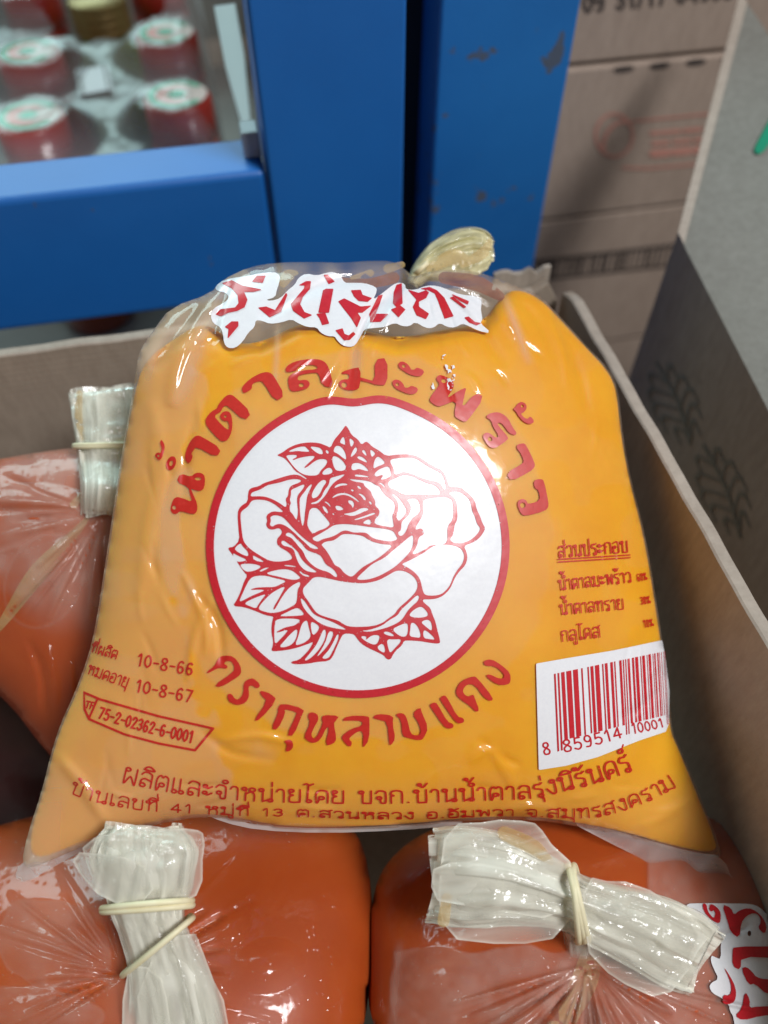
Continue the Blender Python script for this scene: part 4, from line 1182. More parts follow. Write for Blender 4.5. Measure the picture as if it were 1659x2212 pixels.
def gather(name, spine, parent, mat, folds=9, amp=.0012, seed=1, n=168, rag=6.0, milk=.55, shells=(1.0, .84, .66), sub=8):
    """bunched film along a spine of (x, y, depth, width, thickness): nested pleated sheets"""
    s = catmull(np.asarray(spine, float), sub)
    m_ = len(s)
    th = np.linspace(0, 2 * math.pi, n, endpoint=False)
    VV, FF, MM = [], [], []
    for si, shr in enumerate(shells):
        r_ = np.random.default_rng(seed + 100 * si)
        ph = r_.random(6) * 6.28

        def profile():
            m2 = folds * 4
            br = np.sort(r_.random(m2)) * 2 * math.pi
            hv = (r_.random(m2) ** 1.5 * 1.2 + .1) * np.where(np.arange(m2) % 2, 1, -1)
            return np.interp(th, np.r_[br[-1] - 2 * math.pi, br, br[0] + 2 * math.pi], np.r_[hv[-1], hv, hv[0]])
        PR = [profile() for _ in range(3)]
        base = len(VV) and sum(len(q_) for q_ in VV)
        rows = []
        for i in range(m_):
            a_, b_ = s[max(i - 1, 0)], s[min(i + 1, m_ - 1)]
            tx, ty = b_[0] - a_[0], b_[1] - a_[1]
            L_ = math.hypot(tx, ty) + 1e-9
            nx2, ny2 = -ty / L_, tx / L_
            x_, y_, d_, w_, k_ = s[i]
            w_, k_ = w_ * (shr + .10 * si * min(1, w_ / 160)), k_ * shr
            grow = min(1.0, w_ / 130)
            u_ = i / max(m_ - 1, 1) * 1.999
            k0 = int(u_)
            pl_ = PR[k0] * (1 - (u_ - k0)) + PR[k0 + 1] * (u_ - k0)
            drift = (vnoise(th * 40, np.full(n, i * 9.), 26, seed + si) - .5) * .9
            lat = w_ / 2 * (np.cos(th) + .05 * pl_ + .04 * drift)
            dep = -k_ / 2 * np.sin(th) - amp * (pl_ + drift) * (.25 + grow)
            end = 0.0
            if i in (0, m_ - 1):
                end = (rag * (np.sin(2 * th + ph[5]) + .6 * np.sign(np.cos(th + ph[1]))) + rag * 1.5 * (r_.random() - .5)) * (1 if i else -1)
            rows.append(P(x_ + nx2 * lat + tx / L_ * end, y_ + ny2 * lat + ty / L_ * end, d_ + dep))
        VV.append(np.vstack(rows))
        for i in range(m_ - 1):
            for k in range(n):
                k2 = (k + 1) % n
                FF.append((base + i * n + k, base + i * n + k2, base + (i + 1) * n + k2, base + (i + 1) * n + k))
        TT, SS = np.meshgrid(np.arange(n) * 1.0, np.arange(m_) * 1.0)
        mm = milk * (.15 + 1.3 * vnoise(TT * 10, SS * 8, 48, seed + si + 1) + .3 * (vnoise(TT * 10, SS * 3, 25, seed + si + 3) > .55))
        MM.append(mm.ravel())
    o_ = mesh_obj(name, np.vstack(VV), FF, mat, parent, True)
    set_milk(o_, np.concatenate(MM))
    return o_


def smear(parent, strokes, d_of, name='sugar_residue', mat='residue', step=3, thr=.42, ns=26, seed=3):
    """blotchy smear of sugar clinging to the inside of the film"""
    allp = np.vstack([np.asarray(q_, float)[:, :2] for q_ in strokes])
    g_ = Grid(allp[:, 0].min() - 40, allp[:, 1].min() - 40, allp[:, 0].max() + 40, allp[:, 1].max() + 40, step)
    for q_ in strokes:
        c_ = catmull(np.asarray(q_, float), 6)
        g_.stroke(c_[:, :2], c_[:, 2])
    X_, Y_ = g_.xy()
    g_.V = np.minimum(g_.V, np.clip(.5 + (vnoise(X_, Y_, ns, seed) * .65 + vnoise(X_, Y_, ns / 3, seed + 1) * .35 - thr) * 4, 0, 1))
    pts, faces = g_.mesh()
    if len(pts) == 0:
        return None
    dd = d_of(pts[:, 0], pts[:, 1])
    n = len(pts)
    A = P(pts[:, 0], pts[:, 1], dd); B = P(pts[:, 0], pts[:, 1], dd + .0004)
    return mesh_obj(name, np.vstack([A, B]), faces + [tuple(i + n for i in fc[::-1]) for fc in faces], M[mat], parent, True)


def band(parent, x, y, d, w, th_, ang, turns=2, rad=.0009, seed=0, spread=5.0):
    r_ = np.random.default_rng(seed)
    pts = []
    n = 40 * turns
    for i in range(n):
        q_ = 2 * math.pi * i / 40
        lat = w / 2 * math.cos(q_)
        al = spread * math.sin(q_ * .5 + seed) + spread * .5 * math.sin(q_ / turns * 1.0 + 1)
        ca, sa = math.cos(ang), math.sin(ang)
        pts.append(P(x + lat * ca - al * sa, y + lat * sa + al * ca, d - th_ / 2 * math.sin(q_) * 1.08))
    v_, f_ = tube(pts, rad, 10, closed=True)
    return mesh_obj('rubber_band', v_, f_, M['band'], parent, True)


# ------------------------------------------------------------------ main bag
MAIN = [(300,760),(330,715),(368,664),(455,634),(480,604),(540,576),(600,567),(680,566),(740,568),(800,563),(850,564),(878,584),(893,600),(918,588),(985,580),(1050,592),(1110,616),(1165,637),(1215,690),(1270,750),(1318,800),(1335,840),(1341,900),(1350,970),(1366,1050),(1385,1120),(1400,1190),(1415,1280),(1430,1380),(1441,1450),(1448,1530),(1452,1580),(1472,1622),(1500,1690),(1520,1740),(1545,1800),(1562,1852),(1552,1872),(1450,1838),(1350,1806),(1250,1785),(1150,1770),(1020,1772),(870,1788),(700,1794),(600,1790),(520,1775),(440,1762),(330,1782),(260,1802),(170,1832),(62,1880),(46,1864),(60,1800),(90,1710),(112,1620),(132,1560),(160,1500),(190,1420),(207,1350),(230,1200),(245,1100),(260,1000),(270,940),(285,860),(294,800)]
MAIN = chaikin(MAIN, 1)
D0 = .287
# the membrane is solved on a simpler outline so that the corners stay thin
inf = inflate(MAIN, 8, .43)
HMAX = .029
FOLDS = [([(893,602),(840,640),(790,690),(765,760),(755,850)], -.0022, 15), ([(893,602),(860,650),(825,720)], .0012, 9),
         ([(893,602),(760,600),(640,640),(560,690)], -.0016, 13), ([(880,600),(720,585),(600,610)], .0012, 10),
         ([(893,602),(970,650),(1040,720),(1090,790)], -.0014, 12), ([(900,602),(1010,620),(1090,690),(1128,760)], .0018, 8),
         ([(900,602),(1040,610),(1150,680),(1200,780)], -.0012, 10), ([(470,620),(420,700),(380,800),(370,880)], .0026, 13),
         ([(455,640),(380,720),(330,800)], -.0020, 12), ([(500,600),(470,680),(455,760)], -.0016, 9),
         ([(1210,700),(1250,800),(1270,900)], -.0014, 12), ([(1180,660),(1215,760),(1225,840)], .0008, 7),
         ([(430,1290),(470,1350),(480,1440)], -.0013, 9), ([(455,1300),(420,1380),(405,1470)], .0013, 8), ([(395,1240),(440,1340),(445,1420)], .0010, 6),
         ([(330,880),(345,1010),(320,1150),(300,1300)], .0014, 16), ([(420,900),(400,1000),(395,1090)], -.0008, 9),
         ([(480,1600),(560,1590),(640,1610)], .0010, 8), ([(430,1575),(500,1625),(600,1640)], -.0008, 9),
         ([(1020,1640),(1060,1620),(1090,1660),(1110,1700)], .0016, 9), ([(1040,1600),(1090,1640),(1130,1650)], -.0012, 9),
         ([(1445,1480),(1380,1530),(1330,1560)], -.0009, 10), ([(1440,1420),(1395,1470)], .0009, 7),
         ([(620,1768),(760,1772),(900,1768)], -.0010, 7), ([(1090,1755),(1140,1742),(1200,1750)], .0024, 9), ([(1050,1762),(1120,1764),(1190,1770)], -.0014, 6),
         ([(130,1640),(180,1700),(230,1780)], .0014, 12), ([(1500,1720),(1440,1760),(1380,1790)], .0012, 10)]


_rc = np.random.default_rng(77)
for _k in range(70):
    zone = _k % 7
    if zone in (0, 1, 2):
        a_ = _rc.random() * 1.0
        cx_, cy_ = 330 + 850 * a_, 640 + 190 * _rc.random()
        an_ = math.atan2(cy_ - 560, cx_ - 893) + .3 * (_rc.random() - .5)
    elif zone in (3, 4):
        cy_ = 850 + 850 * _rc.random(); cx_ = np.interp(cy_, [850, 1200, 1700], [330, 300, 190]) + 120 * _rc.random()
        an_ = 1.5 + .9 * (_rc.random() - .5)
    elif zone == 5:
        cx_, cy_ = 200 + 1250 * _rc.random(), 1690 + 70 * _rc.random(); an_ = .5 * (_rc.random() - .5)
    else:
        cy_ = 900 + 700 * _rc.random(); cx_ = np.interp(cy_, [900, 1600], [1280, 1390]) + 50 * (_rc.random() - .5); an_ = 1.45 + .6 * (_rc.random() - .5)
    L_ = 35 + 70 * _rc.random()
    dx_, dy_ = math.cos(an_) * L_ / 2, math.sin(an_) * L_ / 2
    bb_ = 8 * (_rc.random() - .5)
    FOLDS.append(([(cx_ - dx_, cy_ - dy_), (cx_ + bb_, cy_ - bb_), (cx_ + dx_, cy_ + dy_)], (.6 if zone in (3, 4, 6) else 1) * (.0004 + .0005 * _rc.random()) * (1 if _rc.random() > .45 else -1), 3.6 + 3.2 * _rc.random()))


def film_height(x, y):
    h_ = HMAX * inf(x, y)
    e_ = np.zeros(np.shape(x))
    for pts, amp, w in FOLDS:
        e_ = e_ + ridge(np.asarray(x, float), np.asarray(y, float), pts, amp, w)
    e_ = e_ + .0007 * (vnoise(x, y, 130, 5) - .5) + .0012 * (vnoise(x, y, 46, 6) - .5) * sstep(860, 640, y)
    return h_ + e_ * sstep(0, .35, inf(x, y))


# folded sheet sampled once, prints use the same samples
HG_X0, HG_Y0, HG_ST = 20, 540, 3
_X, _Y = np.meshgrid(HG_X0 + HG_ST * np.arange(527), HG_Y0 + HG_ST * np.arange(460))
HG = film_height(_X, _Y)
fh = lambda x, y: samp(HG, HG_X0, HG_Y0, HG_ST, x, y)
# the bag lies turned a little to the right and up
DB0 = lambda x, y: D0 + .000024 * (np.asarray(x, float) - 800) + .000012 * (1150 - np.asarray(y, float))
smooth_h = lambda x, y: HMAX * inf(x, y)
film_front = lambda x, y: DB0(x, y) - fh(x, y)

bag = empty('sugar_bag', tuple(P(800, 1780, D0)))
tag(bag, 'golden yellow bag of palm sugar printed with a red rose in a white circle', 'sugar bag')

FILL = [(304,800),(330,765),(372,735),(430,698),(470,712),(500,742),(560,742),(640,702),(700,690),(780,712),(860,732),(960,712),(1040,700),(1076,650),(1108,622),(1163,641),(1212,692),(1267,752),(1314,802),(1331,842),(1337,900),(1346,970),(1362,1050),(1381,1120),(1396,1190),(1411,1280),(1426,1380),(1437,1450),(1444,1530),(1448,1580),(1468,1624),(1496,1692),(1516,1742),(1540,1800),(1552,1846),(1450,1826),(1350,1796),(1250,1777),(1150,1763),(1020,1765),(870,1781),(700,1787),(600,1783),(520,1768),(440,1756),(330,1776),(260,1795),(170,1822),(70,1862),(64,1802),(94,1712),(116,1622),(136,1562),(164,1502),(194,1422),(211,1352),(234,1200),(249,1100),(264,1000),(274,940),(289,860)]
FILL = chaikin(FILL, 2)
gF = Grid(0, 520, 1659, 1940, 4)
gF.poly(FILL, 0)
# distance from the surface line of the paste (upper edge only)
TOPL = [(304,800),(372,735),(430,698),(500,742),(560,742),(640,702),(700,690),(780,712),(860,732),(960,712),(1040,700),(1076,650),(1108,622)]


def top_dist(x, y):
    best = np.full(np.shape(x), 1e9)
    for (ax, ay), (bx, by) in zip(TOPL[:-1], TOPL[1:]):
        dx, dy = bx - ax, by - ay
        t_ = np.clip(((x - ax) * dx + (y - ay) * dy) / (dx * dx + dy * dy), 0, 1)
        best = np.minimum(best, np.hypot(x - ax - t_ * dx, y - ay - t_ * dy))
    return best


def fill_front(x, y):
    t_ = np.clip(top_dist(x, y) / 34, 0, 1)
    k = np.sqrt(1 - (1 - t_) ** 2)
    return DB0(x, y) - np.maximum(np.minimum(fh(x, y) - .0006, smooth_h(x, y) + .0001), -.002) * (.25 + .75 * k)


closed_skin('paste_filling', FILL, 6, fill_front, lambda x, y: DB0(x, y) + .0004 + np.maximum(fh(x, y), 0) * .8, M['paste'], bag)


def main_milk(x, y):
    r_ = np.hypot(x - 773, y - 1180)
    m_ = .012 + 0 * x
    halo = sstep(428, 412, r_ + 26 * (vnoise(x, y, 50, 19) - .5)) * (.75 + .25 * vnoise(x, y, 40, 11))
    up = sstep(1000, 1300, y)
    m_ = m_ + .16 * halo * (1 - .45 * up * sstep(773, 1000, x))
    # film standing off along the left flank
    lf = np.interp(y, [600, 760, 900, 1100, 1300, 1500, 1700, 1860], [520, 440, 420, 395, 380, 420, 520, 560])
    m_ = m_ + .20 * sstep(lf + 9, lf - 9, x + 70 * (vnoise(x, y, 70, 12) - .5) + 22 * (vnoise(x, y, 22, 17) - .5))
    # streaks from the folds at the neck
    for pts, w, a_ in (([(470,640),(440,720),(400,830),(372,880)], 17, .30), ([(360,700),(330,760),(310,850)], 12, .2), ([(600,700),(598,770),(590,850)], 7, .30), ([(770,735),(768,800),(745,860)], 12, .34), ([(1090,640),(1120,720),(1145,790)], 9, .42), ([(540,1610),(600,1640)], 22, .15)):
        m_ = m_ + ridge(np.asarray(x, float), np.asarray(y, float), pts, a_, w)
    # empty film above the paste
    ti = samp(gF.V, 0, 520, 4, x, y)
    m_ = m_ + (.08 + .20 * vnoise(x, y, 34, 13)) * (1 - ti)
    m_ = m_ + .10 * sstep(1640, 1770, y)
    m_ = m_ + .05 * sstep(.56, .68, vnoise(x, y, 90, 14)) * sstep(773, 500, x) + .035 * sstep(.62, .72, vnoise(x, y, 60, 18)) * sstep(400, 430, r_)
    return m_


closed_skin('bag_film', MAIN, 4, film_front, lambda x, y: DB0(x, y) + .0010 + np.maximum(fh(x, y), 0) * .84, M['film'], bag, main_milk)


def print_on(name, grid, mat, lift, label=None):
    pts, faces = grid.mesh()
    o_ = mesh_obj(name, P(pts[:, 0], pts[:, 1], film_front(pts[:, 0], pts[:, 1]) - lift), faces, mat, bag, True)
    if label:
        o_['label'] = label
    return o_


def circle_pts(rad):
    a_ = np.linspace(0, 2 * math.pi, 180, endpoint=False)
    x_ = 773 + rad * np.cos(a_); y_ = 1180 + rad * np.sin(a_)
    y_ = y_ + 9 * np.exp(-((x_ - 765) / 36) ** 2) * (y_ < 1180) - 3 * np.exp(-((x_ - 690) / 40) ** 2) * (y_ < 1180) - 3 * np.exp(-((x_ - 840) / 40) ** 2) * (y_ < 1180)
    return np.c_[x_, y_]


g = Grid(440, 845, 1108, 1515, 4)
g.poly(circle_pts(316), 0)
print_on('white_disc', g, M['white'], .00030)
g = Grid(440, 845, 1108, 1515, 2.2)
g.poly(circle_pts(328), 0); g.poly(circle_pts(311), 0, True)
print_on('red_ring', g, M['red_worn'], .00050)
g = Grid(485, 905, 1060, 1445, 1.25)
g.poly(TQ(ROSE_OUT), 1)
for c in ROSE_CELLS:
    g.poly(TQ(c), 2, True)
print_on('rose_emblem', g, M['red_worn'], .00050, 'red line drawing of a rose with leaves')
for nm, data, T, bb in (('title_lettering', TITLE_L, T1, (325, 765, 730, 1120)), ('title_lettering', TITLE_R, T2, (725, 765, 1195, 1122))):
    g = Grid(*bb, 1.4)
    for out, holes in data:
        g.poly(T(out), 1, grow=.3)
        for hx, hy, rx, ry in holes:
            c = T([(hx, hy)])[0]
            s_ = .26144 if T is T1 else .31046
            g.disc(c[0], c[1], rx * s_, ry * s_, True)
    if T is T1:
        c = T1([(170, 965)])[0]
        g.disc(c[0], c[1], 10, 15.5, rot=.35); g.disc(c[0], c[1], 3.8, 6.2, True, rot=.35)
    print_on(nm, g, M['orange_red'], .00030)
g = Grid(440, 1405, 1115, 1630, 1.4)
for out in ARC:
    g.poly(T3(out), 1, grow=.2)
print_on('brand_lettering', g, M['orange_red'], .00030)
g = Grid(440, 575, 1080, 765, 2.2)
g.poly(T4(LOGO_OUT), 1, grow=.8)
print_on('logo_panel', g, M['white'], .00030, 'white scalloped panel behind the brand name')
g = Grid(440, 575, 1080, 765, 1.4)
for out in LOGO_RED:
    g.poly(T4(out), 0, grow=.9)
print_on('logo_lettering', g, M['red'], .00055)

# ingredients
g = Grid(1190, 1140, 1430, 1420, 1.1)
write(g, 'ส่วนประกอบ', [(1207, 1204), (1360, 1192)], [24, 24], 2.8)
g.stroke(T5([(350, 357), (800, 330)]), 2.6); g.stroke(T5([(352, 374), (800, 347)]), 2.6)
write(g, 'นํ้^าตาลมะพร้าว', [(1209, 1275), (1367, 1257)], [22, 22], 2.5)
write(g, 'นํ้^าตาลทราย', [(1211, 1328), (1351, 1315)], [22, 22], 2.5)
write(g, 'กลูโคส', [(1214, 1386), (1301, 1376)], [23, 23], 2.5)
write(g, '60%', [(1378, 1256), (1400, 1252)], [16, 16], 1.9)
write(g, '30%', [(1385, 1306), (1407, 1303)], [16, 16], 1.9)
write(g, '10%', [(1392, 1356), (1414, 1352)], [16, 16], 1.9)
print_on('ingredient_lettering', g, M['orange_red'], .00030)
# bar code
g = Grid(1150, 1370, 1460, 1670, 3)
g.poly(T5([(213,1008),(400,975),(700,925),(1000,862),(1022,985),(1046,1180),(1042,1380),(1022,1432),(850,1490),(600,1590),(400,1645),(230,1672)]), 0)
print_on('bar_code_panel', g, M['white'], .00030)
g = Grid(1150, 1390, 1452, 1650, .9)
pat = ean13('8859514100018')
bx = lambda u_: 325 + 1067 * u_ - 374 * u_ * u_
k = 0
while k < 95:
    if pat[k] == '1':
        e = k
        while e < 95 and pat[e] == '1':
            e += 1
        guard = k < 3 or k >= 92 or 45 <= k < 50
        a0, a1 = bx(k / 95), bx(e / 95)
        top = lambda x: 1072 - (x - 325) * .205
        bot = lambda x: (1490 - (x - 345) * .245) + (62 if guard else 0)
        lean = 22
        g.poly(T5([(a0, top(a0)), (a1 - .5, top(a1)), (a1 + lean - .5, bot(a1)), (a0 + lean, bot(a0))]), 0)
        k = e
    else:
        k += 1
write(g, '8', [T5([(262, 1578)])[0], T5([(318, 1566)])[0]], [25, 25], 3.6)
write(g, '859514', [T5([(388, 1560)])[0], T5([(560, 1522)])[0], T5([(765, 1462)])[0]], [25, 24, 22], 3.6)
write(g, '10001', [T5([(815, 1445)])[0], T5([(920, 1425)])[0], T5([(1020, 1398)])[0]], [22, 20, 18], 3.2)
print_on('bar_code', g, M['red'], .00050)
# dates and licence box
g = Grid(180, 1370, 475, 1640, 1.1)
write(g, '10-8-66', [T6([(600, 277)])[0], T6([(855, 322)])[0]], [25, 25], 3.8)
write(g, '10-8-67', [T6([(594, 392)])[0], T6([(850, 442)])[0]], [25, 25], 3.8)
write(g, 'ที่^ผลิต', [T6([(398, 215)])[0], T6([(515, 252)])[0]], [17, 19], 2.5)
write(g, 'หมดอายุ', [T6([(382, 312)])[0], T6([(562, 377)])[0]], [19, 21], 2.7)
g.stroke(T6([(368, 396), (440, 427), (700, 502), (940, 556), (860, 652), (700, 622), (550, 582), (392, 514), (372, 470), (368, 396)]), 5.0)
g.stroke(T6([(430, 425), (392, 512)]), 4.4)
write(g, '75-2-02362-6-0001', [T6([(430, 508)])[0], T6([(640, 570)])[0], T6([(850, 620)])[0]], [23, 24, 24], 4.2)
write(g, 'TF', [T6([(374, 462)])[0], T6([(412, 474)])[0]], [14, 16], 3.2)
print_on('date_lettering', g, M['orange_red'], .00030)
# maker lines
g = Grid(130, 1600, 1490, 1800, 1.1)
write(g, 'ผลิตและจํา หน่ายโดย บจก.บ้านนํ้^าตาลรุ่งนิรันดร์'.replace('จํา ห', 'จําห'),
      [(262,1688),(350,1708),(450,1722),(560,1731),(650,1733),(740,1735),(850,1735),(960,1732),(1060,1728),(1150,1724),(1230,1706),(1300,1688),(1372,1662)], [33,31,28,27,26,27,27,28,31,37], 3.7)
write(g, 'บ้านเลขที่^ 41 หมู่ที่^ 13 ต.สวนหลวง อ.อัมพวา จ.สมุทรสงคราม',
      [(150,1712),(210,1733),(310,1750),(420,1757),(540,1762),(650,1764),(800,1769),(920,1768),(1020,1764),(1100,1762),(1200,1766),(1280,1766),(1350,1750),(1420,1722),(1465,1696)], [25,23,18,16,15,14,14,13,13,20,25,29], 2.9)
print_on('maker_lettering', g, M['orange_red'], .00032)

smear(bag, [[(962,772,14),(974,800,20),(972,838,12)],[(930,818,6),(936,838,6)]], lambda x, y: film_front(x, y) - .0004, name='glue_scuff', mat='paper', step=1.5, thr=.56, ns=9, seed=5)['kind'] = 'stuff'
# sealed hem below the paste, its corners standing out
def hem(parent, pts, d_of, milk, name='film_hem', step=6):
    g_ = Grid(min(p[0] for p in pts) - 6, min(p[1] for p in pts) - 6, max(p[0] for p in pts) + 6, max(p[1] for p in pts) + 6, step)
    g_.poly(pts, 1)
    q_, f_ = g_.mesh()
    dd = d_of(q_[:, 0], q_[:, 1])
    A = P(q_[:, 0], q_[:, 1], dd); B = P(q_[:, 0], q_[:, 1], dd + .0005)
    n = len(q_)
    o_ = mesh_obj(name, np.vstack([A, B]), f_ + [tuple(i + n for i in fc[::-1]) for fc in f_], M['hem'], parent, True)
    mv = milk(q_[:, 0], q_[:, 1])
    set_milk(o_, np.r_[mv, mv * .5])
    return o_


hem(bag, [(46,1858),(28,1900),(60,1906),(120,1870),(180,1838),(260,1806),(330,1788),(330,1776),(200,1806)], lambda x, y: DB0(x, y) - .001 + .0015 * np.sin(x / 17), lambda x, y: .22 + .2 * vnoise(x, y, 20, 2))
hem(bag, [(1225,1772),(1300,1812),(1400,1862),(1500,1930),(1560,1975),(1606,1976),(1590,1920),(1562,1848),(1500,1842),(1400,1815),(1300,1785)], lambda x, y: DB0(x, y) - .001 - .00002 * (x - 1225) + .0012 * np.sin((x + y) / 21), lambda x, y: .20 + .16 * vnoise(x, y, 26, 3) + .45 * np.exp(-((y - (1772 + (x - 1225) * .58)) / 6.) ** 2))
hem(bag, [(430,1752),(480,1776),(560,1794),(700,1800),(860,1794),(1000,1782),(1000,1772),(860,1784),(700,1790),(560,1784),(480,1764)], lambda x, y: DB0(x, y) - .0025 + 0 * x, lambda x, y: .35 + .2 * vnoise(x, y, 20, 4))

# knot of film at the neck
DN = .314
gather('neck_tuft', [(893,612,DN,30,.009),(912,588,DN,50,.011),(945,568,DN,86,.012),(985,552,DN,104,.011),(1022,542,DN,104,.009),(1050,540,DN,84,.006),(1062,540,DN,56,.003)], bag, M['gather_cream'], folds=3, amp=.0022, seed=6, milk=.72, rag=3)
smear(bag, [[(930,580,18),(975,556,34),(1000,560,26)],[(1000,572,14),(1045,545,24),(1058,520,10)]], lambda x, y: DN - .0075 + 0 * x, thr=.15)
smear(bag, [[(612,612,18),(622,596,26),(640,590,10)],[(838,580,20),(868,572,14)],[(760,600,8),(800,590,16)]], lambda x, y: film_front(x, y) + .0012, thr=.3, seed=8)
for sm_ in ([(960,600,26),(1030,612,34),(1080,640,20)], [(700,600,10),(790,612,20),(850,600,26)]):
    smear(bag, [sm_], lambda x, y: film_front(x, y) + .004, name='syrup_film', mat='syrup', thr=.22, seed=9)
band(bag, 912, 578, DN, 46, .013, -.75, 2, .0010, 3, 4)


# ------------------------------------------------------------------ other bags in the box
def dflat(z0):
    return lambda x, y: (CAM[2] - z0) / (-ray(x, y)[..., 2])


def make_bag(label, outline, dbase, H, folds, lobes, milkfn, at, power=.42, mat='paste_dark'):
    out = chaikin(outline, 2)
    e = empty('sugar_bag', tuple(P(*at)))
    tag(e, label, 'sugar bag')
    fi = inflate(out, 12, power, 500)

    def fillh(x, y):
        return H * fi(x, y) + .0012 * (vnoise(x, y, 160, 21) - .5)

    def filmh(x, y):
        x = np.asarray(x, float); y = np.asarray(y, float)
        h_ = fillh(x, y) + .0009
        for (cx, cy, ax, ay, hh, rt_) in lobes:
            c_, s_ = math.cos(rt_), math.sin(rt_)
            u_ = ((x - cx) * c_ + (y - cy) * s_) / ax
            w_ = (-(x - cx) * s_ + (y - cy) * c_) / ay
            h_ = h_ + .4 * hh * np.clip(1 - u_ * u_ - w_ * w_, 0, 1) ** 1.1
        e_ = 0
        for pts, amp, w in folds:
            e_ = e_ + ridge(x, y, pts, amp, w)
        return h_ + e_ * sstep(0, .3, fi(x, y))
    closed_skin('paste_filling', out, 8, lambda x, y: dbase(x, y) - np.minimum(fillh(x, y), filmh(x, y) - .0005), lambda x, y: dbase(x, y) + .0004 + .02 * fi(x, y), M[mat], e)
    closed_skin('bag_film', out, 4, lambda x, y: dbase(x, y) - filmh(x, y), lambda x, y: dbase(x, y) + .0012 + .0206 * fi(x, y), M['loose'], e, milkfn)
    return e, (lambda x, y: dbase(x, y) - filmh(x, y))


def fan(cx, cy, a0, a1, n, l0, l1, amp, w, seed):
    r_ = np.random.default_rng(seed)
    out = []
    for k in range(n):
        a_ = a0 + (a1 - a0) * (k + .5 + .5 * (r_.random() - .5)) / n
        L_ = l0 + (l1 - l0) * r_.random()
        bend = .25 * (r_.random() - .5)
        p = [(cx + q_ * L_ * math.cos(a_ + bend * q_), cy + q_ * L_ * math.sin(a_ + bend * q_)) for q_ in (.08, .4, .7, 1)]
        out.append((p, amp * (.6 + .8 * r_.random()) * (1 if k % 2 else -1), w * (.7 + .7 * r_.random())))
    return out


# --- front left bag
FA = fan(268, 2105, 2.6, 4.5, 20, 110, 340, .0022, 6, 1) + fan(268, 2105, -1.2, .6, 18, 100, 360, .0020, 6, 2)
LA = [(505, 1995, 34, 64, .006, .35), (580, 2085, 82, 60, .008, -.25), (110, 2040, 125, 95, .010, .45), (60, 2190, 150, 60, .008, 0)]


def milkA(x, y):
    r_ = np.hypot(x - 268, y - 2105)
    m_ = .012 + .16 * sstep(330, 120, r_) * vnoise(x, y, 30, 31)
    for (cx, cy, ax, ay, hh, rt_) in LA[2:]:
        c_, s_ = math.cos(rt_), math.sin(rt_)
        q_ = np.hypot(((x - cx) * c_ + (y - cy) * s_) / ax, (-(x - cx) * s_ + (y - cy) * c_) / ay)
        q_ = q_ * (1 + .22 * (vnoise(x, y, 45, 33) - .5))
        m_ = m_ + (.09 + .08 * vnoise(x, y, 18, 34)) * sstep(1.01, .97, q_) * (m_ < .14) + .10 * np.exp(-((q_ - 1) / .02) ** 2)
    return m_


DA = dflat(.135)
bagA, fA = make_bag('shade-toned amber sugar bag whose upright tail is tied with a crossed rubber band', [(-220,1860),(-60,1800),(60,1765),(300,1710),(560,1700),(740,1750),(802,1860),(806,2100),(770,2300),(600,2480),(100,2520),(-200,2400),(-320,2100)], DA, .034, FA, LA, milkA, (300, 2400, .27))
dA = float(fA(np.array([300.]), np.array([2000.]))[0])
gather('neck_tail', [(312,1790,dA-.014,196,.006),(312,1812,dA-.016,240,.007),(314,1850,dA-.017,272,.009),(320,1905,dA-.016,232,.012),(320,1956,dA-.014,190,.014),(332,2010,dA-.013,166,.014),(352,2070,dA-.014,178,.012),(372,2140,dA-.015,212,.010),(385,2230,dA-.016,240,.009),(392,2340,dA-.016,252,.008)], bagA, M['gather'], folds=4, amp=.0015, seed=8, milk=.58, rag=7, shells=(.86, .72, .55))
band(bagA, 318, 1958, dA - .0145, 196, .017, -.08, 2, .0010, 1, 4)
band(bagA, 340, 2044, dA - .0140, 196, .018, -.72, 1, .0010, 2, 3)



def panel(parent, pts, dep, milk, seed, ax=0.0, name='film_sheet'):
    """one flat sheet of the bunched film, rippled across its length"""
    p_ = chaikin(pts, 1)
    p_ = p_ + 9 * (np.random.default_rng(seed).random(p_.shape) - .5)
    c_, s_ = math.cos(ax), math.sin(ax)
    g_ = Grid(p_[:, 0].min() - 6, p_[:, 1].min() - 6, p_[:, 0].max() + 6, p_[:, 1].max() + 6, 3.5)
    g_.poly(p_, 0)
    q_, f_ = g_.mesh()
    x, y = q_[:, 0], q_[:, 1]
    u_ = x * c_ + y * s_
    w_ = -x * s_ + y * c_
    rp = .0009 * np.abs(vnoise(u_, w_ * .15, 16, seed) - .5) * 2 + .0016 * (vnoise(u_, w_ * .35, 44, seed + 1) - .5) + .0010 * (vnoise(x, y, 60, seed + 2) - .5)
    A = P(x, y, dep(x, y) + rp)
    o_ = mesh_obj(name, A, f_, M['gather'], parent, True)
    ed = np.full(len(x), 1e9)
    for a_, b_ in zip(p_, np.roll(p_, -1, 0)):
        d_ = b_ - a_
        t_ = np.clip(((x - a_[0]) * d_[0] + (y - a_[1]) * d_[1]) / (d_ @ d_), 0, 1)
        ed = np.minimum(ed, np.hypot(x - a_[0] - t_ * d_[0], y - a_[1] - t_ * d_[1]))
    set_milk(o_, milk * (.35 + 1.1 * vnoise(u_, w_ * .3, 40, seed + 3)) + .35 * np.exp(-(ed / 4.) ** 2))
    return o_


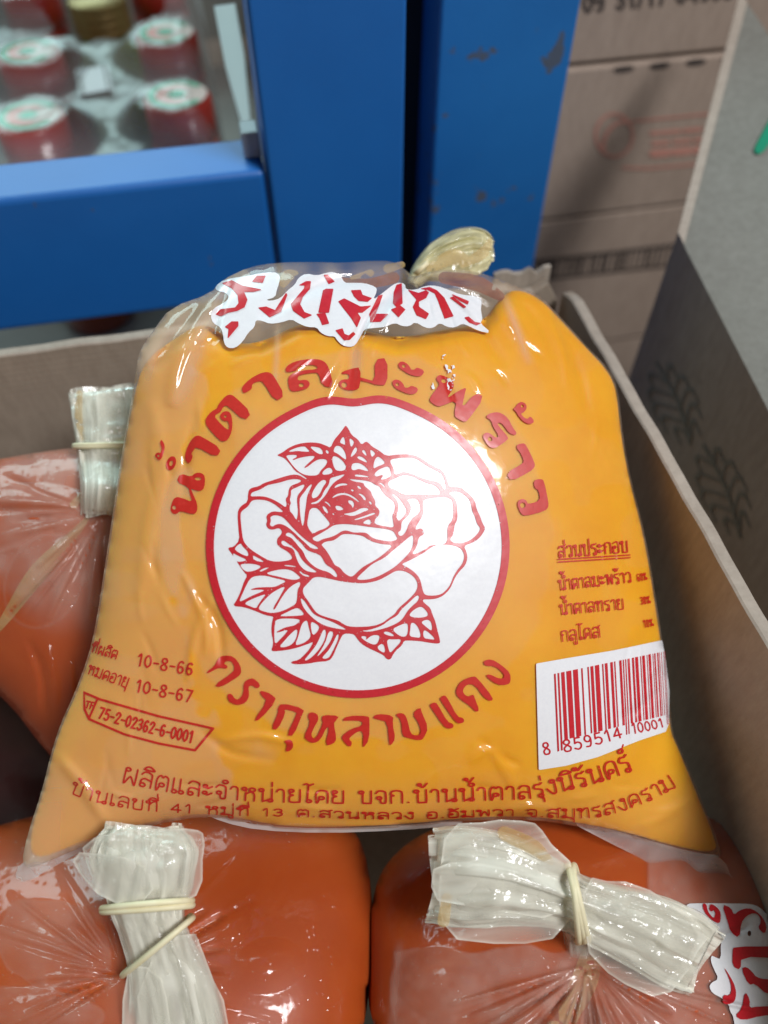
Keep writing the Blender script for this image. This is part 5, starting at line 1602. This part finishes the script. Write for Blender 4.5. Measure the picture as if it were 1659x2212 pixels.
tailA = lambda k: (lambda x, y: dA - .0175 - k * .0012 - .007 * np.clip(1 - ((x - 318) / 150.) ** 2, 0, 1) * .5 + .004 * sstep(2000, 1960, y) * 0)
panel(bagA, [(176,1814),(296,1784),(330,1790),(420,1788),(448,1804),(440,1880),(414,1952),(226,1956),(192,1880)], tailA(0), .34, 61)
panel(bagA, [(150,1864),(176,1836),(300,1852),(338,1950),(228,1954)], tailA(1.2), .40, 62, .2)
panel(bagA, [(296,2096),(416,1996),(452,2090),(494,2184),(504,2320),(310,2320)], lambda x, y: dA - .0195 + 0 * x, .36, 63, -.25)
panel(bagA, [(262,2110),(300,2080),(360,2130),(372,2240),(380,2330),(262,2330)], lambda x, y: dA - .0205 + 0 * x, .34, 64, -.1)

# --- front right bag
FB = fan(1270, 2085, .35, 2.9, 34, 140, 450, .0022, 6, 5) + fan(1270, 2085, -.3, .35, 8, 160, 400, .0018, 6, 6)
LB = [(960, 2130, 110, 80, .007, .3), (1120, 2230, 120, 110, .008, 1.2), (1330, 2200, 60, 110, .006, -.2)]


def milkB(x, y):
    r_ = np.hypot(x - 1265, y - 2075)
    a_ = np.maximum(sstep(2046, 2054, y + 30 * (vnoise(x, y, 60, 42) - .5)), sstep(1395, 1405, x)) * sstep(852, 858, x + 14 * vnoise(x, y, 40, 43))
    m_ = .015 + a_ * (.12 + .12 * vnoise(x, y, 16, 44) + .26 * vnoise(x, y, 36, 41) * sstep(480, 150, r_))
    m_ = m_ + .25 * np.exp(-(((x - 862) + .1 * (y - 2050)) / 9.) ** 2) * sstep(2020, 2060, y)
    return m_


DB = dflat(.138)
bagB, fB = make_bag('shade-toned amber sugar bag with its tail lying sideways and a turned logo', [(796,1980),(826,1860),(950,1775),(1200,1715),(1450,1730),(1610,1800),(1668,1950),(1690,2200),(1640,2480),(1200,2560),(900,2450),(790,2200)], DB, .030, FB, LB, milkB, (1250, 2400, .27))
dB = float(fB(np.array([1240.]), np.array([1980.]))[0])
gather('neck_tail', [(938,1892,dB-.012,235,.007),(1000,1895,dB-.016,256,.009),(1090,1905,dB-.017,232,.012),(1180,1930,dB-.015,176,.015),(1232,1950,dB-.014,150,.017),(1262,1962,dB-.014,150,.017),(1320,1985,dB-.015,172,.015),(1400,2015,dB-.016,198,.011),(1470,2050,dB-.015,210,.009),(1520,2075,dB-.012,190,.008)], bagB, M['gather'], folds=4, amp=.0016, seed=12, milk=.56, rag=9, shells=(.86, .72, .55))
gather('neck', [(1262,1985,dB-.010,100,.013),(1270,2030,dB-.005,105,.014),(1275,2085,dB-.001,120,.012)], bagB, M['gather'], folds=4, amp=.0012, seed=13, milk=.35, rag=0)
band(bagB, 1246, 1952, dB - .0145, 165, .021, 1.42, 3, .0011, 5, 9)
smear(bagB, [[(1278,2062,46),(1262,2120,58),(1236,2175,50),(1196,2240,56)]], lambda x, y: fB(x, y) + .0004, thr=.22, ns=40)

for k, (pp, mk_, ax_) in enumerate((([(968,1780),(1060,1774),(1148,1776),(1176,1802),(1246,1884),(1228,2026),(1100,2044),(952,2022),(946,1900)], .38, 1.35), ([(924,1940),(942,1862),(1060,1870),(1204,1902),(1226,1990),(1000,1962)], .42, 1.45), ([(1262,1896),(1330,1900),(1424,1934),(1536,2012),(1502,2074),(1430,2170),(1330,2118),(1258,2040)], .34, 1.95))):
    panel(bagB, pp, (lambda kk: (lambda x, y: dB - .0195 - kk * .0012 + 0 * x))(k), mk_, 71 + k, ax_)
smear(bagB, [[(958,1990,26),(965,1940,22)],[(1090,1800,30),(1150,1830,36),(1190,1862,14)]], lambda x, y: dB - .0200 + 0 * x, thr=.2, ns=40)


def print_B(name, grid, mat, lift):
    pts, faces = grid.mesh()
    return mesh_obj(name, P(pts[:, 0], pts[:, 1], fB(pts[:, 0], pts[:, 1]) - lift), faces, mat, bagB, True)


g = Grid(1470, 1940, 1672, 2240, 2)
g.poly(T7(LOGO2_OUT), 1)
g.disc(*T7([(1310, 760)])[0], 4, 6, True)
print_B('logo_panel', g, M['white'], .0006)
g = Grid(1470, 1940, 1672, 2240, 1.5)
for out in LOGO2_RED:
    g.poly(T7(out), 1)
print_B('logo_lettering', g, M['red'], .0010)

# --- bag behind on the left
FD = fan(225, 1105, 2.0, 3.5, 20, 110, 330, .0022, 6, 15) + fan(225, 1105, 1.2, 2.0, 5, 150, 300, .002, 9, 16) + [([(100,1390),(120,1470),(118,1540)], .002, 8), ([(160,1420),(170,1500),(150,1590)], -.0018, 9), ([(60,1380),(90,1450),(100,1560)], -.0015, 9)]
LD = [(85, 1078, 115, 34, .008, .05), (95, 1255, 80, 105, .007, .45), (60, 1160, 120, 26, .006, -.3)]


def milkD(x, y):
    r_ = np.hypot(x - 225, y - 1105)
    m_ = .01 + .42 * sstep(300, 200, r_ + 90 * (vnoise(x, y, 55, 53) - .5)) * (.5 + .5 * vnoise(x, y, 26, 51))
    m_ = m_ * sstep(1420, 1330, y) + .03
    for (cx, cy, ax, ay, hh, rt_) in LD:
        c_, s_ = math.cos(rt_), math.sin(rt_)
        q_ = np.hypot(((x - cx) * c_ + (y - cy) * s_) / ax, (-(x - cx) * s_ + (y - cy) * c_) / ay)
        m_ = m_ + .10 * np.exp(-((q_ - 1) / .03) ** 2)
    return m_


DD = lambda x, y: .325 - .00002 * (np.asarray(y, float) - 1300)
bagD, fD = make_bag('shade-toned amber sugar bag against the back wall with an upright white tail', [(-300,1160),(-150,1020),(60,980),(200,962),(330,1000),(420,1150),(400,1450),(300,1650),(190,1700),(110,1640),(0,1490),(-150,1420)], DD, .028, FD, LD, milkD, (100, 1690, .32))
dD = float(fD(np.array([220.]), np.array([1100.]))[0])
gather('neck_tail', [(222,842,.318,150,.008),(226,880,.317,150,.010),(226,930,.315,138,.012),(226,960,.314,128,.012),(226,1000,.312,118,.013),(222,1050,dD-.006,96,.013),(216,1110,dD-.001,80,.013)], bagD, M['gather'], folds=3, amp=.0014, seed=22, milk=.55, rag=6)
band(bagD, 226, 962, .3135, 132, .014, -.02, 2, .0009, 4, 4)
smear(bagD, [[(172,850,14),(170,900,16),(180,960,10)]], lambda x, y: .3115 + 0 * x, thr=.25)
smear(bagD, [[(195,1112,6),(150,1165,26),(80,1240,40),(20,1325,24),(-20,1380,8)],[(240,985,10),(200,1000,12)],[(160,1090,18),(175,1070,12)]], lambda x, y: fD(x, y) + .0004, thr=.05, ns=40)


# --- a bag added deep in the gap by the left wall, shade painted as maroon
bagE, fE = make_bag('added bag lying deep in the gap below the upright white tail, painted maroon for the shade there', [(-420,1500),(-200,1430),(0,1440),(120,1560),(180,1700),(150,1850),(0,1900),(-250,1880),(-420,1750)], dflat(.060), .02, [], [], lambda x, y: .005 + 0 * x, (-100, 1880, .36), mat='maroon')
bagE.name = 'shade_painted_bag'
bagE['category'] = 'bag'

for o in bpy.data.objects:
    if '_o' in o:
        del o['_o']
